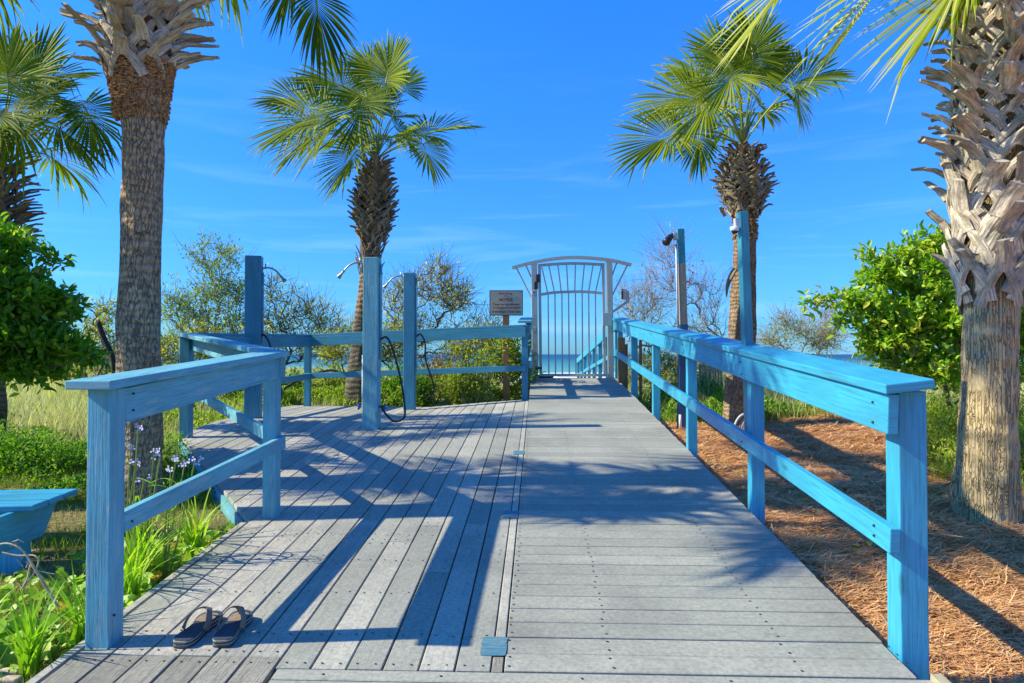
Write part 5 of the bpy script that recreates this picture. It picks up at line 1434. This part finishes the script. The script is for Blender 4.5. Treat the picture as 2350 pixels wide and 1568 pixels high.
# ferny ground cover beyond the straw
def cover(name, n_, x0, x1_, y0, y1_, size, mat, label, test, hgt=.12):
    p = scatter(n_, x0, x1_, y0, y1_, lambda x, y: .15 + .85 * (noise.noise(Vector((x * 1.3, y * 1.3, 11))) > -.1), test)
    mound = np.array([max(0, noise.noise(Vector((a[0] * 1.3, a[1] * 1.3, 11))) + .25) for a in p])
    p[:, 2] += RNG.random(n_) ** .6 * hgt * (0.4 + 2.2 * mound)
    d = unit(n_) + np.array([0, 0, .8]); nr = RNG.normal(size=(n_, 3)) * .7 + np.array([0, 0, 1])
    ln = size * RNG.uniform(.6, 1.3, n_)
    tag(link(name, leaves_mesh(name, p, d, nr, ln, ln * .35, RNG.beta(2, 2, n_)), mat), label, 'ground cover', kind='stuff')
cover('ground_cover', 26000, 2.0, 8.5, 5.4, 10.4, .05, 'bright_leaf', 'feathery green ground cover behind the pine straw', lambda x, y: (x > 3.35 + (y - 5.6) * .47 or y > 9.4) and x < 1.0 * y + 1)
cover('ground_cover', 9000, -6.5, -2.2, 5.2, 7.5, .045, 'dark_fern', 'bright green ground cover on the left, behind the bench', lambda x, y: off_deck(x, y, .05) and x > -y)
cover('ground_cover', 30000, -4.6, 1.2, 10.45, 13.0, .055, 'bright_leaf', 'tangled green undergrowth directly behind the back railing', lambda x, y: off_deck(x, y, .02), .22)
cover('ground_cover', 9000, -5.2, -3.7, 7.2, 11.0, .05, 'bright_leaf', 'sunny green undergrowth left of the shower platform', lambda x, y: True, .14)
cover('ground_cover', 12000, 1.7, 3.4, 9.2, 13.0, .06, 'dark_fern', 'dark undergrowth right of the ramp, near the gate', lambda x, y: True, .22)

# round-leaved herbs beside the deck
def herb_patch(name, label, centers, n_per, seed, size=(.028, .05), h=(.04, .16), spread_=.10, mat='herb_leaf'):
    r = random.Random(seed); t = thing(name, label, 'plant', Vector((centers[0][0], centers[0][1], ground(*centers[0]))))
    lf = MB(); st = MB()
    for (cx, cy) in centers:
        for k in range(n_per):
            x = cx + r.gauss(0, spread_); y = cy + r.gauss(0, spread_)
            if x > -1.83 and y > 2: x = -1.83 - r.random() * .08
            g0 = Vector((x, y, ground(x, y))); hh = r.uniform(*h); top = g0 + Vector((r.uniform(-.05, .07), r.uniform(-.05, .05), hh))
            st.tube([g0, (g0 + top) / 2 + Vector((r.uniform(-.02, .02), 0, .01)), top], .0022, 4, cap=False)
            nv = Vector((r.uniform(-.6, .8), r.uniform(-1.0, .3), 1)).normalized(); a = nv.cross(Vector((0, 1, .1))).normalized(); c = nv.cross(a); R_ = r.uniform(*size)
            v = min(1, max(0, r.gauss(.5, .22))); v = 1.0 if r.random() < .05 else min(v, .93)
            i = len(lf.v); n0 = 12; lf.v.append(top - nv * R_ * .12)
            for q in range(n0):
                an = 2 * math.pi * q / n0; rr0 = R_ * (1 + .06 * math.sin(3 * an + k)) * (.72 if q == 0 else 1)
                lf.v.append(top + (a * math.cos(an) + c * math.sin(an) * .88) * rr0 + nv * R_ * .10 * math.sin(2 * an + k))
            for q in range(n0): lf.face([i, i + 1 + q, i + 1 + (q + 1) % n0], None, v)
    st.build('stems', 'petiole_green', t); lf.build('leaves', mat, t, 0, True); t['kind'] = 'stuff'
    return t
r_ = random.Random(99)
cs = [(-1.92 - r_.random() * .32, 2.95 + k * .075) for k in range(19)]
herb_patch('pennywort', 'round-leaved creeping plants along the deck edge under the left railing', cs, 15, 1, (.018, .038), (.02, .13), .08)
cs = [(-2.05 - r_.random() * .55, 2.35 + r_.random() * .5) for k in range(10)]
herb_patch('pennywort', 'clump of bright round-leaved plants left of the near railing post', cs, 18, 2, (.018, .048), (.03, .15), .09)
def strap_clump(label, c, n_, h, seed, name='strap_leaf_clump', var=(.1, .8)):
    r = random.Random(seed); mb = MB(); z = ground(*c)
    for k in range(n_):
        az = r.uniform(0, 6.283); L = h * r.uniform(.5, 1.1); ln = r.uniform(.2, .75); d = Vector((math.cos(az), math.sin(az), 0)); sd = Vector((-d.y, d.x, 0)); v = r.uniform(*var)
        b0 = Vector((c[0] + r.gauss(0, .02), c[1] + r.gauss(0, .02), z)); i = len(mb.v)
        for q in range(8):
            t = q / 7; p = b0 + UP * (L * (t - .35 * ln * t ** 3)) + d * (L * ln * t ** 2); wv_ = .007 * (1 - t ** 2.5) + .0006
            mb.v += [p - sd * wv_, p + sd * wv_]
        for q in range(7): mb.face([i + q * 2, i + q * 2 + 1, i + q * 2 + 3, i + q * 2 + 2], None, v)
    return tag(mb.build(name, 'herb_leaf'), label, 'plant')
strap_clump('clump of long narrow leaves in front of the bench, left of the near post', (-2.02, 2.72), 46, .40, 4)
cs = [(-2.25 - r_.random() * .5, 2.5 + r_.random() * 1.3) for k in range(16)]
herb_patch('broad_weeds', 'bright broad-leaved weeds on the ground between the bench and the near post', cs, 16, 7, (.02, .042), (.02, .12), .12)
strap_clump('arching tuft of narrow leaves against the near left post', (-1.96, 2.95), 34, .42, 9)
for k, (x, y, h) in enumerate(((-2.0, 3.35, .48), (-2.08, 3.6, .55), (-2.0, 4.0, .45))):
    strap_clump(['tangled narrow leaves just behind the near left post', 'tallest tangle of narrow leaves under the left rail', 'tangled narrow leaves beside the second left post'][k], (x, y), 44, h, 20 + k, var=(.3, 1.0))
strap_clump('tuft of narrow leaves at the foot of the flowering plant', (-2.15, 3.75), 60, .34, 6, var=(.0, .9))
strap_clump('second smaller tuft of narrow leaves at the picture\'s lower left', (-2.42, 2.95), 26, .28, 5)
# spiderwort with violet flowers
sw = thing('spiderwort', 'tall flowering plant with violet blossoms inside the left railing', 'flower', (-2.1, 4.0, ground(-2.1, 4.0)))
st = MB(); fl = MB(); lv = MB(); r_ = random.Random(12)
DSW = 3.75
for (px, py, bx) in ((317, 978, 300), (300, 1020, 292), (355, 1030, 330), (368, 1042, 335), (406, 1048, 380), (425, 1060, 378), (448, 1055, 385), (312, 1060, 300), (330, 1100, 315), (392, 1075, 372)):
    top = P(px, py, DSW + r_.uniform(-.1, .1)); bs = P(bx, 1235, DSW); bs.z = ground(bs.x, bs.y)
    mid = (top + bs) / 2 + RT * r_.uniform(-.03, .01)
    st = MB(); fl = MB(); c_ = spline([bs, mid, top], 6); st.tube(c_, [.0055] * 6 + [.004] * 6 + [.003], 5, r_.random(), cap=False)
    for k in range(3):
        q = c_[3 + k * 3]; az = r_.uniform(0, 6.28); d = Vector((math.cos(az), math.sin(az) * .5, 0)); L = r_.uniform(.15, .28); i = len(lv.v); sd = Vector((-d.y, d.x, 0)).normalized(); v = r_.uniform(.2, .9)
        for s_ in range(7):
            t = s_ / 6; p_ = q + UP * (L * (.7 * t - .75 * t * t)) + d * (L * t); wv_ = .008 * (1 - t ** 2) + .0005; lv.v += [p_ - sd * wv_, p_ + sd * wv_]
        for s_ in range(6): lv.face([i + s_ * 2, i + s_ * 2 + 1, i + s_ * 2 + 3, i + s_ * 2 + 2], None, v)
    for k in range(r_.choice((2, 3, 3, 4))):
        c0 = top + Vector((r_.uniform(-.025, .025), r_.uniform(-.02, .02), r_.uniform(-.02, .012))); nv = Vector((r_.uniform(-.6, .6), -1, r_.uniform(0, .8))).normalized(); a = nv.cross(UP).normalized(); cc_ = nv.cross(a)
        for q in range(3):
            an = q * 2.094 + r_.random(); i = len(fl.v); fl.v.append(c0)
            for s_ in (-.55, -.25, .25, .55): rr0 = .012 * (1 if abs(s_) > .3 else 1.25); fl.v.append(c0 + (a * math.cos(an + s_) + cc_ * math.sin(an + s_)) * rr0 + nv * .004)
            fl.face([i, i + 1, i + 2, i + 3, i + 4])
    so_ = st.build('stem', 'petiole_green', sw, 0, True); fl.build('flower', 'lavender_petal', so_)
lv.build('leaves', 'herb_leaf', sw)
# dry twisted twig in front of the bench
tw = MB(); DT = 2.95
tw.tube(spline([P(135, 1395, DT), P(95, 1330, DT), P(70, 1290, DT), P(50, 1262, DT), P(20, 1248, DT), P(-5, 1250, DT)], 5), [.006] * 10 + [.004] * 16, 5, cap=False)
tw.tube(spline([P(70, 1295, DT), P(62, 1330, DT), P(48, 1355, DT), P(75, 1320, DT), P(88, 1290, DT), P(78, 1275, DT), P(40, 1275, DT), P(5, 1268, DT)], 5), .0035, 5, cap=False)
tw.tube(spline([P(85, 1310, DT), P(110, 1315, DT), P(125, 1318, DT)], 4), .0025, 4, cap=False)
r_ = random.Random(3)
for k in range(26):
    x, y = r_.uniform(10, 115), r_.uniform(1230, 1345); q = P(x, y, DT + r_.uniform(-.03, .03))
    if abs(y - (1250 + (x - 20) * .8)) > 30: continue
    tw.tube([q, q + Vector((r_.uniform(-.03, .03), 0, r_.uniform(-.02, .035)))], [.0022, .001], 4, cap=False)
tag(tw.build('dry_twig', 'twig_pale', None, 0, True), 'dry curled pale twig standing in front of the bench', 'twig')
# stray stalks and leaves on the straw
mb = MB(); r_ = random.Random(17)
for k in range(16):
    x = r_.uniform(1.7, 4.5); y = r_.uniform(2.6, 6); z = ground(x, y) + .04; az = r_.uniform(0, 6.28); d = Vector((math.cos(az), math.sin(az), 0)); L = r_.uniform(.15, .4)
    mb.tube(spline([Vector((x, y, z)), Vector((x, y, z + .03)) + d * L * .5, Vector((x, y, z + r_.uniform(0, .12))) + d * L], 5), [.004] * 5 + [.003] * 5 + [.0015], 5, cap=False)
tag(mb.build('dry_stalks', 'twig_pale', None, 0, True), 'scattered pale dry stalks lying on the pine straw', 'stalks', kind='stuff')
n_ = 60; p = scatter(n_, 1.6, 5, 2.4, 7, None, lambda x, y: x < .8 * y + .5); p[:, 2] += .05
d = unit(n_); d[:, 2] *= .2
tag(link('fallen_leaves', leaves_mesh('fallen_leaves', p, d, np.tile([0, 0, 1.0], (n_, 1)), RNG.uniform(.04, .08, n_), RNG.uniform(.025, .045, n_), RNG.uniform(.6, 1, n_)), 'yellow_leaf'), 'scattered yellow-green fallen leaves on the straw', 'leaves', kind='stuff')
print('polys', sum(len(o.data.polygons) for o in bpy.data.objects if o.type == 'MESH'))
